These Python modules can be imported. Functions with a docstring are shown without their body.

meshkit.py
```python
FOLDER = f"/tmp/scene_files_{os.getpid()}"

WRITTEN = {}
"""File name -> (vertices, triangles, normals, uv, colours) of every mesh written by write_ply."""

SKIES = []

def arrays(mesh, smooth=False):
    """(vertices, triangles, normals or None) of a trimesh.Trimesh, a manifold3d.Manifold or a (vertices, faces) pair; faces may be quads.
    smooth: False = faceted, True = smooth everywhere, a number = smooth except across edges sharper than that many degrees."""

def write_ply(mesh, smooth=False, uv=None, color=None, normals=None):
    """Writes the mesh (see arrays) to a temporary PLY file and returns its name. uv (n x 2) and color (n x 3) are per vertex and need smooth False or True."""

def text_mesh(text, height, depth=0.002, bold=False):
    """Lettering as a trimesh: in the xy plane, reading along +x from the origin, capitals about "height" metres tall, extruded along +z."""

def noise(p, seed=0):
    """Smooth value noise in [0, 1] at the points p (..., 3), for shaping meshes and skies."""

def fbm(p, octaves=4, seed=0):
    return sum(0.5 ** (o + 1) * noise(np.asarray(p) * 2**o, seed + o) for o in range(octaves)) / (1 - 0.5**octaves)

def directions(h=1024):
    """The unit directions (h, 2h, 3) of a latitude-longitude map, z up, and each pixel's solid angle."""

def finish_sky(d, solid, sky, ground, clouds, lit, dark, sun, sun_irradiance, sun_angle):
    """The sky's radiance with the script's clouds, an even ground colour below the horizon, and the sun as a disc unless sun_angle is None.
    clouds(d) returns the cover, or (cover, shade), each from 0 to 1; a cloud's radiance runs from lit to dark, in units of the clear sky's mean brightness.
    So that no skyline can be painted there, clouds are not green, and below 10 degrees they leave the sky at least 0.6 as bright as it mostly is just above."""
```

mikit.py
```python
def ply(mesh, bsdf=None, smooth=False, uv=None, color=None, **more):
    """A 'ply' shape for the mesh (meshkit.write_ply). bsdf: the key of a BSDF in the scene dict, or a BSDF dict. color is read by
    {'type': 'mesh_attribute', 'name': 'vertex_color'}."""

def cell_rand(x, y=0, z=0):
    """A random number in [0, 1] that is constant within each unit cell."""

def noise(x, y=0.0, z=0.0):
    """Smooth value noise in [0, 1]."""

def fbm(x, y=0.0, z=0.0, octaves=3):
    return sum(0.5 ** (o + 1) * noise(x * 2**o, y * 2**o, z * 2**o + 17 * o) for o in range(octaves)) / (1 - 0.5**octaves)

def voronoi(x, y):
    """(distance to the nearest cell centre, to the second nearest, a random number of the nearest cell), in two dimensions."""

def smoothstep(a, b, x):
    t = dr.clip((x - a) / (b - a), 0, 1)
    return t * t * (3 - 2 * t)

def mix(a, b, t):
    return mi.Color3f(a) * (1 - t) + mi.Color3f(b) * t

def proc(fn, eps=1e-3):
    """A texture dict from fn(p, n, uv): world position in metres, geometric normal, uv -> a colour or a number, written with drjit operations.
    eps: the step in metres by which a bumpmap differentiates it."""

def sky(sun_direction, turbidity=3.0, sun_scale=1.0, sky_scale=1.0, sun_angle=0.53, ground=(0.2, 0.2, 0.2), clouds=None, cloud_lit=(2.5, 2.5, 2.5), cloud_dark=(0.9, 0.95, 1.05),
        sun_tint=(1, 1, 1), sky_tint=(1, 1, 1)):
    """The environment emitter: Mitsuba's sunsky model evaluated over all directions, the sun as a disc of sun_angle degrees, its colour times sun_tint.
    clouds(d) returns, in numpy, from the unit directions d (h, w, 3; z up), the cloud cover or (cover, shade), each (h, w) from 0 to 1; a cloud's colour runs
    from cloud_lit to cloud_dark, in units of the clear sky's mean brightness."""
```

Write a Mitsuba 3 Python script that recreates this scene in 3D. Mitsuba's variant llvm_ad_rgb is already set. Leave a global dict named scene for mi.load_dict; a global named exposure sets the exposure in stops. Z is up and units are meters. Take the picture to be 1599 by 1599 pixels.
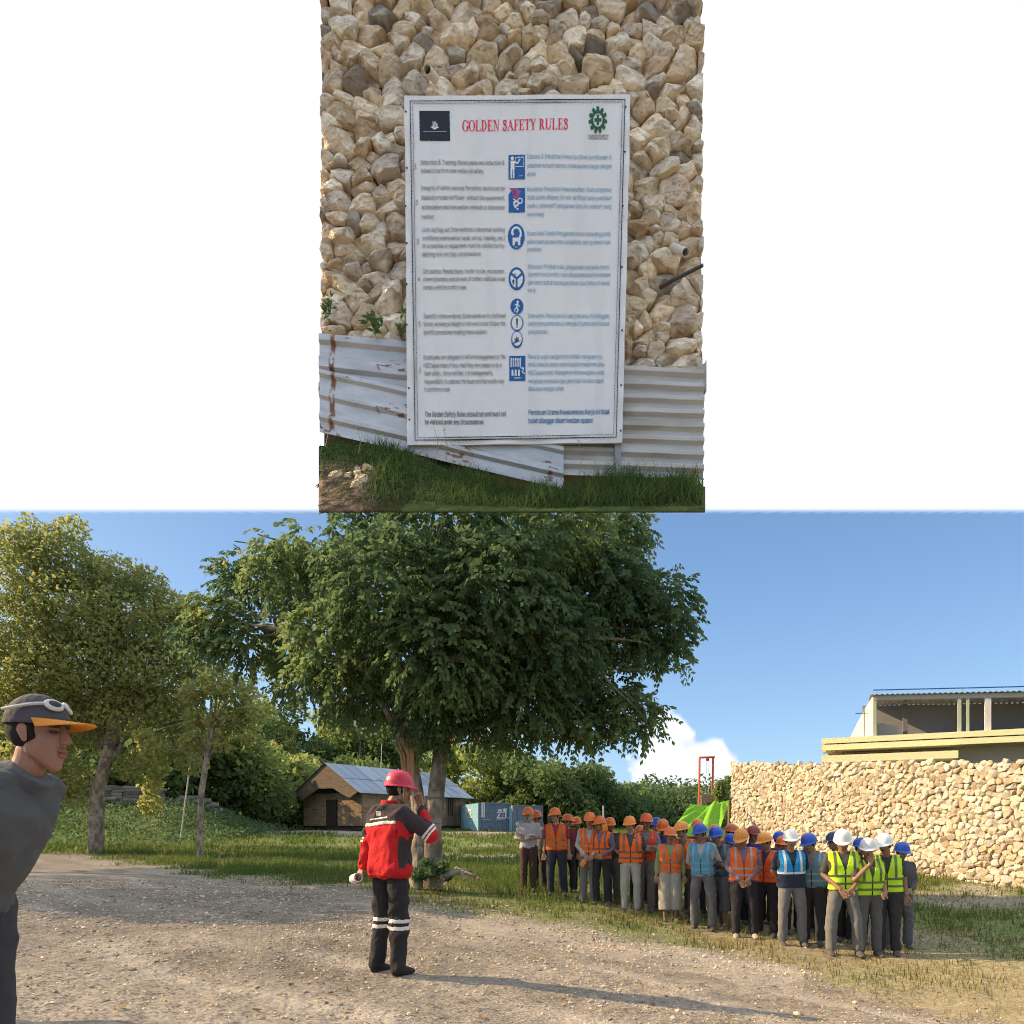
import math, random
import numpy as np, trimesh, manifold3d as m3, shapely, shapely.affinity as aff
from shapely.geometry import Polygon, Point, box as sbox, LineString
import drjit as dr
import mitsuba as mi
import mikit, meshkit

T = mi.ScalarTransform4f
rng = np.random.default_rng(7)
random.seed(7)
scene, labels = {'type': 'scene'}, {}

# ------------------------------------------------------------------ camera, sky, exposure
EYE, F, CX, HY = 1.45, 1100.0, 799.5, 1290.0           # eye height; focal length, centre column and horizon row of the 1599 px photograph
scene['camera'] = dict(type='perspective', fov=math.degrees(2 * math.atan(799.5 / F)), fov_axis='x', near_clip=0.05, far_clip=2000.0,
                       principal_point_offset_y=(799.5 - HY) / 1599.0,
                       to_world=T().look_at(origin=[0, 0, EYE], target=[0, 1, EYE], up=[0, 0, 1]))
SUN = np.array([-0.85, 0.13, 0.50])


def clouds(d):
    x, y, z = d[..., 0], d[..., 1], np.maximum(d[..., 2], 1e-3)
    u, v = x / z, y / z                                   # an added flat cloud layer overhead, its straight far edge ahead of us
    n = meshkit.fbm(np.stack([u * 0.9, v * 0.9, 0 * u], -1), 4, 3)
    added_deck = np.clip((2.25 - v) / 0.035, 0, 1) * np.clip((3.15 - np.hypot(u, v) + 0.5 * (n - 0.5)) / 0.25, 0, 1)
    added_deck = added_deck * np.clip((v + 1.7 + 1.6 * (n - 0.42)) / 0.5, 0.12, 1)      # added layer thinned behind us to set the fill light
    gap = np.hypot(u + 1.68, v - 0.40) + 0.5 * (n - 0.5)       # a break in the layer where the sun comes through
    added_deck = added_deck * np.clip((gap - 0.35) / 0.35, 0, 1)
    shade = np.clip((n - 0.45) * 0.35, 0, 1) * added_deck
    # cumulus heads low over the trees
    az, el = np.degrees(np.arctan2(x, y)), np.degrees(np.arcsin(np.clip(z, -1, 1)))
    q = np.stack([az * 0.55, el * 0.55, 0 * az], -1)
    b = meshkit.fbm(q, 5, 11) - 0.5
    heads = np.full(az.shape, -9.0)
    for a0, e0, ra, re in ((12.4, 5.6, 2.7, 3.3), (13.2, 7.2, 1.6, 1.6), (11.6, 2.8, 2.7, 2.6), (15.6, 4.2, 2.5, 2.8), (10.0, 0.6, 4.5, 1.9), (17.5, 2.6, 2.8, 2.2), (15.0, 1.0, 5.0, 1.8), (24.0, 0.8, 4.0, 1.6), (4.0, -0.6, 5.0, 1.9)):
        heads = np.maximum(heads, 1 - np.sqrt(((az - a0) / ra) ** 2 + ((el - e0) / re) ** 2))
    cum = np.clip((heads + b * 0.9) / 0.16, 0, 1)
    sh2 = np.clip(0.35 - heads * 0.4 + (meshkit.fbm(q * 1.7 + 5, 4, 5) - 0.5) * 1.3, 0, 0.7) * 0.8
    cover = np.maximum(added_deck, cum)
    return cover, np.where(added_deck > cum, shade, sh2)


scene['sky_light'] = mikit.sky(SUN, turbidity=3, sun_tint=(1.0, 0.92, 0.79), sky_tint=(0.93, 1.0, 1.12), sky_scale=1.3, sun_scale=1.55, ground=(0.25, 0.22, 0.17),
                               clouds=clouds, cloud_lit=(2.5, 2.62, 2.85), cloud_dark=(1.55, 1.65, 1.8))
exposure = 2.0


def P(px, py, Y):
    """The point at distance Y ahead that the photograph's pixel shows."""
    return np.array([(px - CX) / F * Y, Y, EYE + (HY - py) / F * Y])


# ------------------------------------------------------------------ helpers
_n = {}


def key(name, parent=None):
    k = f'{parent}__{name}' if parent else name
    _n[k] = _n.get(k, -1) + 1
    return k if _n[k] == 0 else f'{k}_{_n[k]:03d}'


def put(name, mesh, bsdf, parent=None, smooth=False, color=None, uv=None, label=None, cat=None, group=None, kind=None, to_world=None):
    k = key(name, parent)
    if uv is not None and np.ndim(uv) == 1 and smooth is not True and smooth:      # crisp edges with one uv for the whole piece
        v, f, nn = meshkit.arrays(mesh, smooth)
        scene[k] = {'type': 'ply', 'filename': meshkit.write_ply((v, f), False, np.tile(uv, (len(v), 1)), None, normals=nn), 'face_normals': False, 'bsdf': {'type': 'ref', 'id': bsdf}}
    else:
        if color is not None or uv is not None:
            v, f, _ = meshkit.arrays(mesh)
            mesh = trimesh.Trimesh(v, f, process=False)
            if color is not None and np.ndim(color) == 1:
                color = np.tile(color, (len(v), 1))
            if uv is not None and np.ndim(uv) == 1:
                uv = np.tile(uv, (len(v), 1))
            smooth = bool(smooth)
        scene[k] = mikit.ply(mesh, bsdf, smooth, uv=uv, color=color)
    if to_world is not None:
        scene[k]['to_world'] = T(to_world)
    say(k, label, cat, group, kind)
    return k


def say(k, label=None, cat=None, group=None, kind=None):
    d = {a: b for a, b in (('label', label), ('category', cat), ('group', group), ('kind', kind)) if b}
    if d:
        labels[k] = {**labels.get(k, {}), **d}


def thing(name, label, cat, group=None, kind=None):
    k = key(name)
    say(k, label, cat, group, kind)
    return k


def bx(x0, x1, y0, y1, z0, z1):
    m = trimesh.creation.box([x1 - x0, y1 - y0, z1 - z0])
    m.apply_translation([(x0 + x1) / 2, (y0 + y1) / 2, (z0 + z1) / 2])
    return m


def cat(ms):
    return trimesh.util.concatenate(ms)


def tube(points, radii, sides=8, cap=True):
    p = np.asarray(points, float)
    r = np.broadcast_to(radii, (len(p),))
    t = np.gradient(p, axis=0)
    t /= np.linalg.norm(t, axis=1, keepdims=True) + 1e-12
    a = np.cross(t, np.where(np.abs(t[:, 2:]) < 0.9, [0, 0, 1.0], [1.0, 0, 0]))
    a /= np.linalg.norm(a, axis=1, keepdims=True) + 1e-12
    b, ang = np.cross(t, a), np.arange(sides) * 2 * np.pi / sides
    v = (p[:, None] + r[:, None, None] * (np.cos(ang)[None, :, None] * a[:, None] + np.sin(ang)[None, :, None] * b[:, None])).reshape(-1, 3)
    i, j = np.meshgrid(np.arange(len(p) - 1), np.arange(sides), indexing='ij')
    q = np.stack([i * sides + j, i * sides + (j + 1) % sides, (i + 1) * sides + (j + 1) % sides, (i + 1) * sides + j], -1).reshape(-1, 4)
    f = [q[:, [0, 1, 2]], q[:, [0, 2, 3]]]
    if cap:
        n = len(v)
        v = np.vstack([v, p[0], p[-1]])
        k = np.arange(sides)
        f += [np.stack([(k + 1) % sides, k, k * 0 + n], 1), np.stack([n - sides + k, n - sides + (k + 1) % sides, k * 0 + n + 1], 1)]
    return trimesh.Trimesh(v, np.vstack(f), process=False)


def frame(origin, x, y, z):
    m = np.eye(4)
    m[:3, 0], m[:3, 1], m[:3, 2], m[:3, 3] = x, y, z, origin
    return m


def xf(mesh, m):
    mesh = mesh.copy()
    mesh.apply_transform(m)
    return mesh


# ------------------------------------------------------------------ materials
def rgb(*c):
    return {'type': 'rgb', 'value': list(c)}


def mat(name, base, rough=0.8, bump=None, bscale=1.0, spec=0.3, **more):
    b = {'type': 'principled', 'base_color': base if isinstance(base, dict) else rgb(*base), 'roughness': rough if isinstance(rough, dict) else float(rough), 'specular': float(spec), **more}
    if bump is not None:
        b = {'type': 'bumpmap', 'arbitrary': mikit.proc(bump, 0.002), 'scale': float(bscale), 'nested': b}
    scene[name] = {'type': 'twosided', 'nested': b}
    return name


fbm, noise, smoothstep, mix = mikit.fbm, mikit.noise, mikit.smoothstep, mikit.mix
VC = {'type': 'mesh_attribute', 'name': 'vertex_color'}


def cloth_bump(p, n, uv):
    return fbm(p.x * 38, p.y * 38, p.z * 24, 2) * 0.8 + fbm(p.x * 9, p.y * 9, p.z * 6, 2) * 2.0


mat('cloth', VC, 0.9, cloth_bump, 0.006, spec=0.15, sheen=0.2)
mat('skin', VC, 0.55, spec=0.35)
mat('helmet_plastic', VC, 0.42, spec=0.5)
mat('plain', VC, 0.75, spec=0.25)
mat('metal_paint', VC, 0.45, spec=0.5)
mat('reflective', VC, 0.35, spec=0.6)


def stone_col(p, n, uv):
    a = fbm(p.x * 7 + uv.x * 50, p.y * 7, p.z * 7 + uv.y * 30, 3)
    b = fbm(p.x * 45, p.y * 45, p.z * 45, 3)
    c = mix((0.68, 0.56, 0.395), (0.61, 0.545, 0.455), smoothstep(0.35, 0.75, uv.x))
    c = mix(c, (0.42, 0.30, 0.18), smoothstep(0.62, 0.9, uv.y * 0.70 + a * 0.45))
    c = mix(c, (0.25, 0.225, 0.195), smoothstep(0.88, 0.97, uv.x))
    c = mix(c, (0.82, 0.75, 0.61), smoothstep(0.46, 0.66, a) * 0.75)
    c = mix(c, (0.30, 0.215, 0.135), smoothstep(0.50, 0.74, fbm(p.x * 16 + 7, p.y * 16, p.z * 16, 3)) * 0.55)
    c = mix(c, (0.22, 0.17, 0.12), smoothstep(0.58, 0.80, b) * 0.5)
    t = noise(uv.x * 97.0, uv.y * 61.0, 0.0)
    return c * (0.86 + 0.58 * t)


def stone_bump(p, n, uv):
    return fbm(p.x * 30, p.y * 30, p.z * 30, 4) + 0.5 * smoothstep(0.5, 0.75, noise(p.x * 60, p.y * 60, p.z * 60)) * -0.5


mat('stone', mikit.proc(stone_col), 0.95, stone_bump, 0.030, spec=0.1)


def far_stone_col(p, n, uv):
    a = fbm(p.x * 5 + uv.x * 50, p.y * 5, p.z * 5 + uv.y * 30, 3)
    c = mix((0.62, 0.535, 0.405), (0.56, 0.51, 0.435), smoothstep(0.35, 0.75, uv.x))
    c = mix(c, (0.44, 0.345, 0.235), smoothstep(0.68, 0.98, uv.y * 0.8 + a * 0.4))
    return mix(c, (0.3, 0.23, 0.16), smoothstep(0.58, 0.75, a) * 0.4) * (0.66 + 0.40 * noise(uv.x * 97.0, uv.y * 61.0, 0.0))


mat('far_stone', mikit.proc(far_stone_col), 0.95, spec=0.1)


def mortar_col(p, n, uv):
    return mix((0.075, 0.062, 0.050), (0.15, 0.12, 0.09), fbm(p.x * 14, p.y * 14, p.z * 14, 3))  # mortar kept very dark, shade of the joints put into its colour


mat('mortar', mikit.proc(mortar_col), 0.95, spec=0.1)


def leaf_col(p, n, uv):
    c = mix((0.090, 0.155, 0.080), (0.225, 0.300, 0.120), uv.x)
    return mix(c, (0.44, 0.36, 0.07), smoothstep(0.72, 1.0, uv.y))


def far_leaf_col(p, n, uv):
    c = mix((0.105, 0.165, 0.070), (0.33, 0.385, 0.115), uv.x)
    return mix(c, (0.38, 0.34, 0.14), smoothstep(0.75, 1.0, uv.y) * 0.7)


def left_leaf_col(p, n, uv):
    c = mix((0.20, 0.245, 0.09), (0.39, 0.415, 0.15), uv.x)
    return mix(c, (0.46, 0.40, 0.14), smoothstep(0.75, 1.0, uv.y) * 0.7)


def grass_col(p, n, uv):
    c = mix((0.065, 0.115, 0.03), (0.15, 0.195, 0.055), uv.x)
    return mix(c, (0.33, 0.27, 0.115), smoothstep(0.35, 1.0, uv.y))


for nm, fn, tr in (('leaf', leaf_col, 0.7), ('far_leaf', far_leaf_col, 0.6), ('left_leaf', left_leaf_col, 0.7), ('grass_blade', grass_col, 0.6)):
    scene[nm] = {'type': 'principledthin', 'base_color': mikit.proc(fn), 'roughness': 0.55, 'diff_trans': tr + 0.45, 'eta': 1.4}


def bark_col(p, n, uv):
    a = fbm(p.x * 9, p.y * 9, p.z * 4, 4)
    c = mix((0.15, 0.12, 0.09), (0.33, 0.28, 0.22), smoothstep(0.3, 0.7, a))
    return mix(c, (0.10, 0.085, 0.06), smoothstep(0.6, 0.8, fbm(p.x * 3, p.y * 3, p.z * 14, 2)) * 0.6)


mat('bark', mikit.proc(bark_col), 0.95, lambda p, n, uv: fbm(p.x * 14, p.y * 14, p.z * 6, 3), 0.05, spec=0.1)

# ------------------------------------------------------------------ the ground
from scipy.interpolate import RBFInterpolator
_gp = np.array([(-1, 6.1, .18), (.32, 14.3, .12), (2.1, 12.5, -.09), (3.6, 10.9, -.27), (4.64, 9.8, -.35), (11, 17, .12), (8.1, 26, .45), (-2, 58, 1.15), (-2.7, 21, .10), (0, 0, .16), (-6, 5, .25), (6, 4, -.25),
                (-20, 20, .3), (-30, 60, 1.25), (30, 60, 1.1), (0, 110, 1.4), (-80, 100, 1.4), (80, 100, 1.4), (-60, 0, .2), (60, 0, .2), (0, -60, .2), (1.3, 5.2, .02), (5.6, 9.2, -.38), (7.5, 10.5, -.25), (-13, 45, 1.12), (14, 8, -.2), (-9, 10, .3)])
_rbf = RBFInterpolator(_gp[:, :2], _gp[:, 2], kernel='thin_plate_spline', smoothing=0.15)


def gz(x, y):
    """Ground height."""
    x, y = np.broadcast_arrays(np.asarray(x, float), np.asarray(y, float))
    r = np.hypot(x, y)
    k = np.where(r > 120, 120 / np.maximum(r, 1e-6), 1.0)
    q = np.stack([x * k, y * k], -1).reshape(-1, 2)
    out = np.concatenate([_rbf(c) for c in np.array_split(q, max(1, len(q) // 20000))]).reshape(x.shape)
    mound = np.exp(-((y - 39) / 5.0) ** 2) * np.clip((-13.8 - x) / 3.5, 0, 1) * np.clip((x + 46) / 8, 0, 1)     # a grassy bank on the left
    return out + 1.75 * mound * mound.clip(0, 1) ** .2


_edge = LineString([(-60, 44), (-15, 25.5), (-8, 18.6), (-2.9, 13.4), (.45, 9.9), (2.7, 8.4), (4.25, 6.3), (5.6, 4), (8, -2), (20, -30)])
_E = np.array(_edge.coords)


def side(x, y):
    """Signed distance to the edge of the gravel, positive on the grass."""
    x, y = np.asarray(x, float), np.asarray(y, float)
    best, sg = np.full(x.shape, 1e9), np.zeros(x.shape)
    for a, b in zip(_E[:-1], _E[1:]):
        d = b - a
        t = np.clip(((x - a[0]) * d[0] + (y - a[1]) * d[1]) / (d @ d), 0, 1)
        dx, dy = x - a[0] - t * d[0], y - a[1] - t * d[1]
        r = np.hypot(dx, dy)
        s = np.sign(d[0] * dy - d[1] * dx)
        sg = np.where(r < best, s, sg)
        best = np.minimum(best, r)
    return best * sg


def grassiness(x, y):
    n = meshkit.fbm(np.stack([x * 0.7, y * 0.7, 0 * x], -1), 4, 2) - 0.5
    s = side(x, y) + n * 3.4
    g = np.clip((s + 0.9) / 2.6, 0, 1)
    far = np.clip(1 - np.abs(y - 46 - 0.12 * x + 4 * n) / 3.4, 0, 1) * (x > -40) * (x < 6)      # the far dirt track
    bare = np.clip((meshkit.fbm(np.stack([x * 0.35 + 9, y * 0.35, 0 * x], -1), 3, 8) - 0.60) / 0.12, 0, 1)
    return np.clip(g - 1.6 * np.clip(far * 1.6, 0, 1) - 0.6 * bare, 0, 1)


def dryness(x, y):
    s = side(x, y)
    n = meshkit.fbm(np.stack([x * 0.5, y * 0.5, 0 * x + 3], -1), 3, 6)
    right = np.clip((x - 0.5) / 4, 0, 1)
    return np.clip((0.25 + 0.55 * right) * np.clip(1.5 - s / 5.0, 0.35, 1) + (n - 0.5) * 0.9 + 0.12, 0, 1)


_ang = np.radians(np.concatenate([np.arange(-180, -48, 4), np.arange(-46, 46, 0.30), np.arange(48, 180, 4)]))
_rad = np.concatenate([np.linspace(0.3, 4, 10), np.geomspace(4.15, 16, 190), np.geomspace(16.3, 70, 100), np.geomspace(73, 1600, 24)])
A_, R_ = np.meshgrid(_ang, _rad)
gx, gy = R_ * np.sin(A_), R_ * np.cos(A_)
gh = gz(gx, gy)
_fine = np.clip((30 - R_) / 20, 0, 1)
_gq = np.stack([gx, gy, 0 * gx], -1)
_sd = side(gx, gy)
_rq = meshkit.fbm(np.stack([gx * .35, gy * .35, 0 * gx + 2], -1), 3, 12) - .5
_rut = sum(np.exp(-((_sd + c + 1.3 * _rq) / .17) ** 2) for c in (2.3, 3.9, 5.2, 6.8)) * np.clip((meshkit.fbm(np.stack([gx * .5, gy * .5, 0 * gx], -1), 2, 15) - .30) / .2, 0, 1)
gh = gh + _fine * ((meshkit.fbm(_gq * 1.3, 3, 1) - .5) * .10 + (meshkit.fbm(_gq * 9, 3, 4) - .5) * .022)
_gr = grassiness(gx, gy)
_dr = dryness(gx, gy)
_nr, _na = gx.shape
_i, _j = np.meshgrid(np.arange(_nr - 1), np.arange(_na), indexing='ij')
_q = np.stack([_i * _na + _j, _i * _na + (_j + 1) % _na, (_i + 1) * _na + (_j + 1) % _na, (_i + 1) * _na + _j], -1).reshape(-1, 4)
_gv = np.stack([gx, gy, gh], -1).reshape(-1, 3)
_gf = np.vstack([_q[:, [0, 2, 1]], _q[:, [0, 3, 2]], np.stack([np.arange(_na) * 0, (np.arange(_na) + 1) % _na, np.arange(_na)], 1)[1:]])


def ground_col(p, n, uv):
    grown_, dry_ = uv.x - 4 * p.x, uv.y - 4 * p.y            # the uv carries the place too, so that the bump map has a sound frame
    big = fbm(p.x * 0.55, p.y * 0.8, 0.0, 3)
    g1 = fbm(p.x * 16, p.y * 16, 0.0, 3)
    g2 = noise(p.x * 55, p.y * 55, 2.0)
    d1, d2, r = mikit.voronoi(p.x * 22, p.y * 22)
    track = fbm(p.x * 0.25 + p.y * 0.35, p.y * 2.4 + p.x * 1.6, 5.0, 3)
    dirt = mix((0.145, 0.127, 0.104), (0.255, 0.224, 0.184), smoothstep(0.25, 0.75, big * 0.55 + track * 0.45))
    dirt = mix(dirt, (0.13, 0.105, 0.08), smoothstep(0.50, 0.72, g1) * 0.55)
    dirt = mix(dirt, mix((0.19, 0.16, 0.13), (0.48, 0.43, 0.36), r), (1 - smoothstep(0.22, 0.34, d1)) * smoothstep(0.45, 0.6, noise(p.x * 3, p.y * 3, 9.0)) * 0.7)
    dirt = mix(dirt, (0.42, 0.37, 0.30), smoothstep(0.78, 0.92, g2) * 0.5)
    dirt = mix(dirt, (0.36, 0.32, 0.265), dry_ * (1 - smoothstep(0.0, 0.2, grown_)) * (0.35 + 0.4 * g1))
    green = mix((0.075, 0.115, 0.034), (0.15, 0.175, 0.06), g1)
    dry = mix((0.17, 0.145, 0.085), (0.27, 0.23, 0.145), g1)
    turf = mix(green, dry, smoothstep(0.25, 0.8, dry_ + (g1 - 0.5) * 0.7))
    return mix(dirt, turf, smoothstep(0.25, 0.75, grown_ + (g1 - 0.5) * 0.9))


def ground_bump(p, n, uv):
    d1, d2, r = mikit.voronoi(p.x * 22, p.y * 22)
    return fbm(p.x * 12, p.y * 12, 0.0, 4) + 0.5 * (1 - smoothstep(0.1, 0.4, d1)) * r


mat('ground_mat', mikit.proc(ground_col), 0.95, ground_bump, 0.030, spec=0.1)
put('ground', (_gv, _gf), 'ground_mat', smooth=True, uv=np.stack([_gr.ravel() + 4 * _gv[:, 0], np.where(_sd < -1.2, np.clip(_rut, 0, 1), _dr).ravel() + 4 * _gv[:, 1]], 1), label='gravelly beige yard turning to grass behind and on the right', kind='structure')


def ground_at(x, y):
    """Ground height with the small bumps of the mesh."""
    q = np.stack([np.asarray(x, float), np.asarray(y, float), 0 * np.asarray(x, float)], -1)
    fine = np.clip((30 - np.hypot(q[..., 0], q[..., 1])) / 20, 0, 1)
    return gz(q[..., 0], q[..., 1]) + fine * ((meshkit.fbm(q * 1.3, 3, 1) - .5) * .10 + (meshkit.fbm(q * 9, 3, 4) - .5) * .022)


def blades(x, y, z, length, width, tone, dry, lean=0.5, seed=1, segs=2):
    """Grass: one bent tapering blade per row."""
    r = np.random.default_rng(seed)
    n = len(x)
    a = r.uniform(0, 2 * np.pi, n)
    le = r.uniform(0.15, 1.0, n) * lean
    dirx, diry = np.cos(a), np.sin(a)
    wa = a + np.pi / 2 + r.uniform(-.6, .6, n)
    V, Fc = [], []
    for s in range(segs + 1):
        t = s / segs
        h = length * (t - 0.35 * le * t * t)
        o = length * le * t * t * 0.9
        w = width * (1 - t) * 0.5
        c = np.stack([x + dirx * o, y + diry * o, z + h], 1)
        e = np.stack([np.cos(wa) * w, np.sin(wa) * w, 0 * w], 1)
        V += [c - e, c + e] if s < segs else [c]
    m = 2 * segs + 1
    V = np.stack(V, 1).reshape(-1, 3)
    f = []
    for s in range(segs - 1):
        f += [[2 * s, 2 * s + 1, 2 * s + 3], [2 * s, 2 * s + 3, 2 * s + 2]]
    f += [[2 * segs - 2, 2 * segs - 1, 2 * segs]]
    Fc = (np.array(f)[None] + (np.arange(n) * m)[:, None, None]).reshape(-1, 3)
    return V, Fc, np.repeat(np.stack([tone, dry], 1), m, 0)


# ------------------------------------------------------------------ rubble stone walls
from scipy.spatial import Voronoi, cKDTree


def rubble(x0, x1, z0, z1, sizes, gap, seed, aspect=1.22):
    """Polygons of a random rubble bond that fills the rectangle: big stones are thrown first, small ones fill up."""
    r = np.random.default_rng(seed)
    pts = np.zeros((0, 2))
    rad = np.zeros(0)
    for s, tries in sizes:
        c = np.stack([r.uniform(x0 - .1, x1 + .1, tries), r.uniform(z0 - .1, z1 + .1, tries) * aspect], 1)
        for q in c:
            if len(pts) == 0 or (np.hypot(*(pts - q).T) > (rad + s) * r.uniform(.80, 1.0)).all():
                pts, rad = np.vstack([pts, q]), np.append(rad, s)
    # a power-like diagram: each centre becomes a ring of points at part of its radius, so that cells keep their sizes
    ring = np.arange(8) * np.pi / 4
    sub = (pts[:, None] + rad[:, None, None] * 0.45 * np.stack([np.cos(ring), np.sin(ring)], -1)[None]).reshape(-1, 2)
    owner = np.repeat(np.arange(len(pts)), 8)
    far = np.array([[-50, -50], [50, -50], [-50, 50], [50, 50], [0, 90], [0, -90], [90, 0], [-90, 0]], float)
    vor = Voronoi(np.vstack([sub, far]))
    area = sbox(x0, z0, x1, z1)
    cells = {}
    for k, o in enumerate(owner):
        reg = vor.regions[vor.point_region[k]]
        if -1 in reg or len(reg) < 3:
            continue
        cells.setdefault(o, []).append(Polygon(vor.vertices[reg]))
    out = []
    for o, ps in cells.items():
        p = shapely.union_all(ps)
        p = aff.scale(p, 1, 1 / aspect, origin=(0, 0)).intersection(area).buffer(-gap * r.uniform(.6, 1.5))
        if p.geom_type != 'Polygon':
            p = max(getattr(p, 'geoms', [p]), key=lambda g: g.area) if not p.is_empty else p
        w = math.sqrt(max(p.area, 0))
        if w < 0.03:
            continue
        p = p.simplify(w * .10).buffer(-w * .07).buffer(w * .07)
        if p.geom_type == 'Polygon' and p.area > 1e-4:
            out.append(p)
    return out


ICO = {k: trimesh.creation.icosphere(subdivisions=k) for k in (1, 2, 3)}


def rock(poly, depth, sub, seed, facets=7, rough=0.10):
    """A quarried stone: its outline in x and z from the polygon, bulging towards -y, chipped by random planes and roughened."""
    r = np.random.default_rng(seed)
    d = ICO[sub].vertices
    c = np.array(poly.representative_point().coords[0]) if not poly.contains(poly.centroid) else np.array(poly.centroid.coords[0])
    b = np.array(poly.exterior.segmentize(0.02).coords)[:-1] - c
    th, rr = np.arctan2(b[:, 1], b[:, 0]), np.hypot(b[:, 0], b[:, 1])
    o = np.argsort(th)
    rho = np.interp(np.arctan2(d[:, 2], d[:, 0]), np.r_[th[o] - 2 * np.pi, th[o], th[o] + 2 * np.pi], np.tile(rr[o], 3))
    s = np.hypot(d[:, 0], d[:, 2])
    rin = s ** 0.48 * rho
    ang = np.arctan2(d[:, 2], d[:, 0])
    w = math.sqrt(poly.area)
    v = np.stack([rin * np.cos(ang), np.sign(d[:, 1]) * np.abs(d[:, 1]) ** 0.75 * depth, rin * np.sin(ang)], 1)
    for _ in range(facets):
        n = np.array([r.normal(0, .55), -abs(r.normal(1.0, .35)), r.normal(.12, .55)])
        n /= np.linalg.norm(n)
        h = v @ n
        cut = np.quantile(h, r.uniform(.70, .93))
        v = v - (np.maximum(0, h - cut) * r.uniform(.88, 1))[:, None] * n
    q = v / w
    nn = d * [1, 1.0, 1]
    v = v + nn * (w * rough * ((meshkit.fbm(q * 2.6 + seed * 7.7, 4, seed % 97) - .5) * 2))[:, None]
    for a, k in ((0, 0), (2, 1)):                          # fills its place in the bond again after the chipping
        lo, hi = v[:, a].min(), v[:, a].max()
        v[:, a] = b[:, k].min() * 1.03 + (v[:, a] - lo) / (hi - lo) * (b[:, k].max() - b[:, k].min()) * 1.03
    v[:, [0, 2]] += c
    return v, ICO[sub].faces


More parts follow.
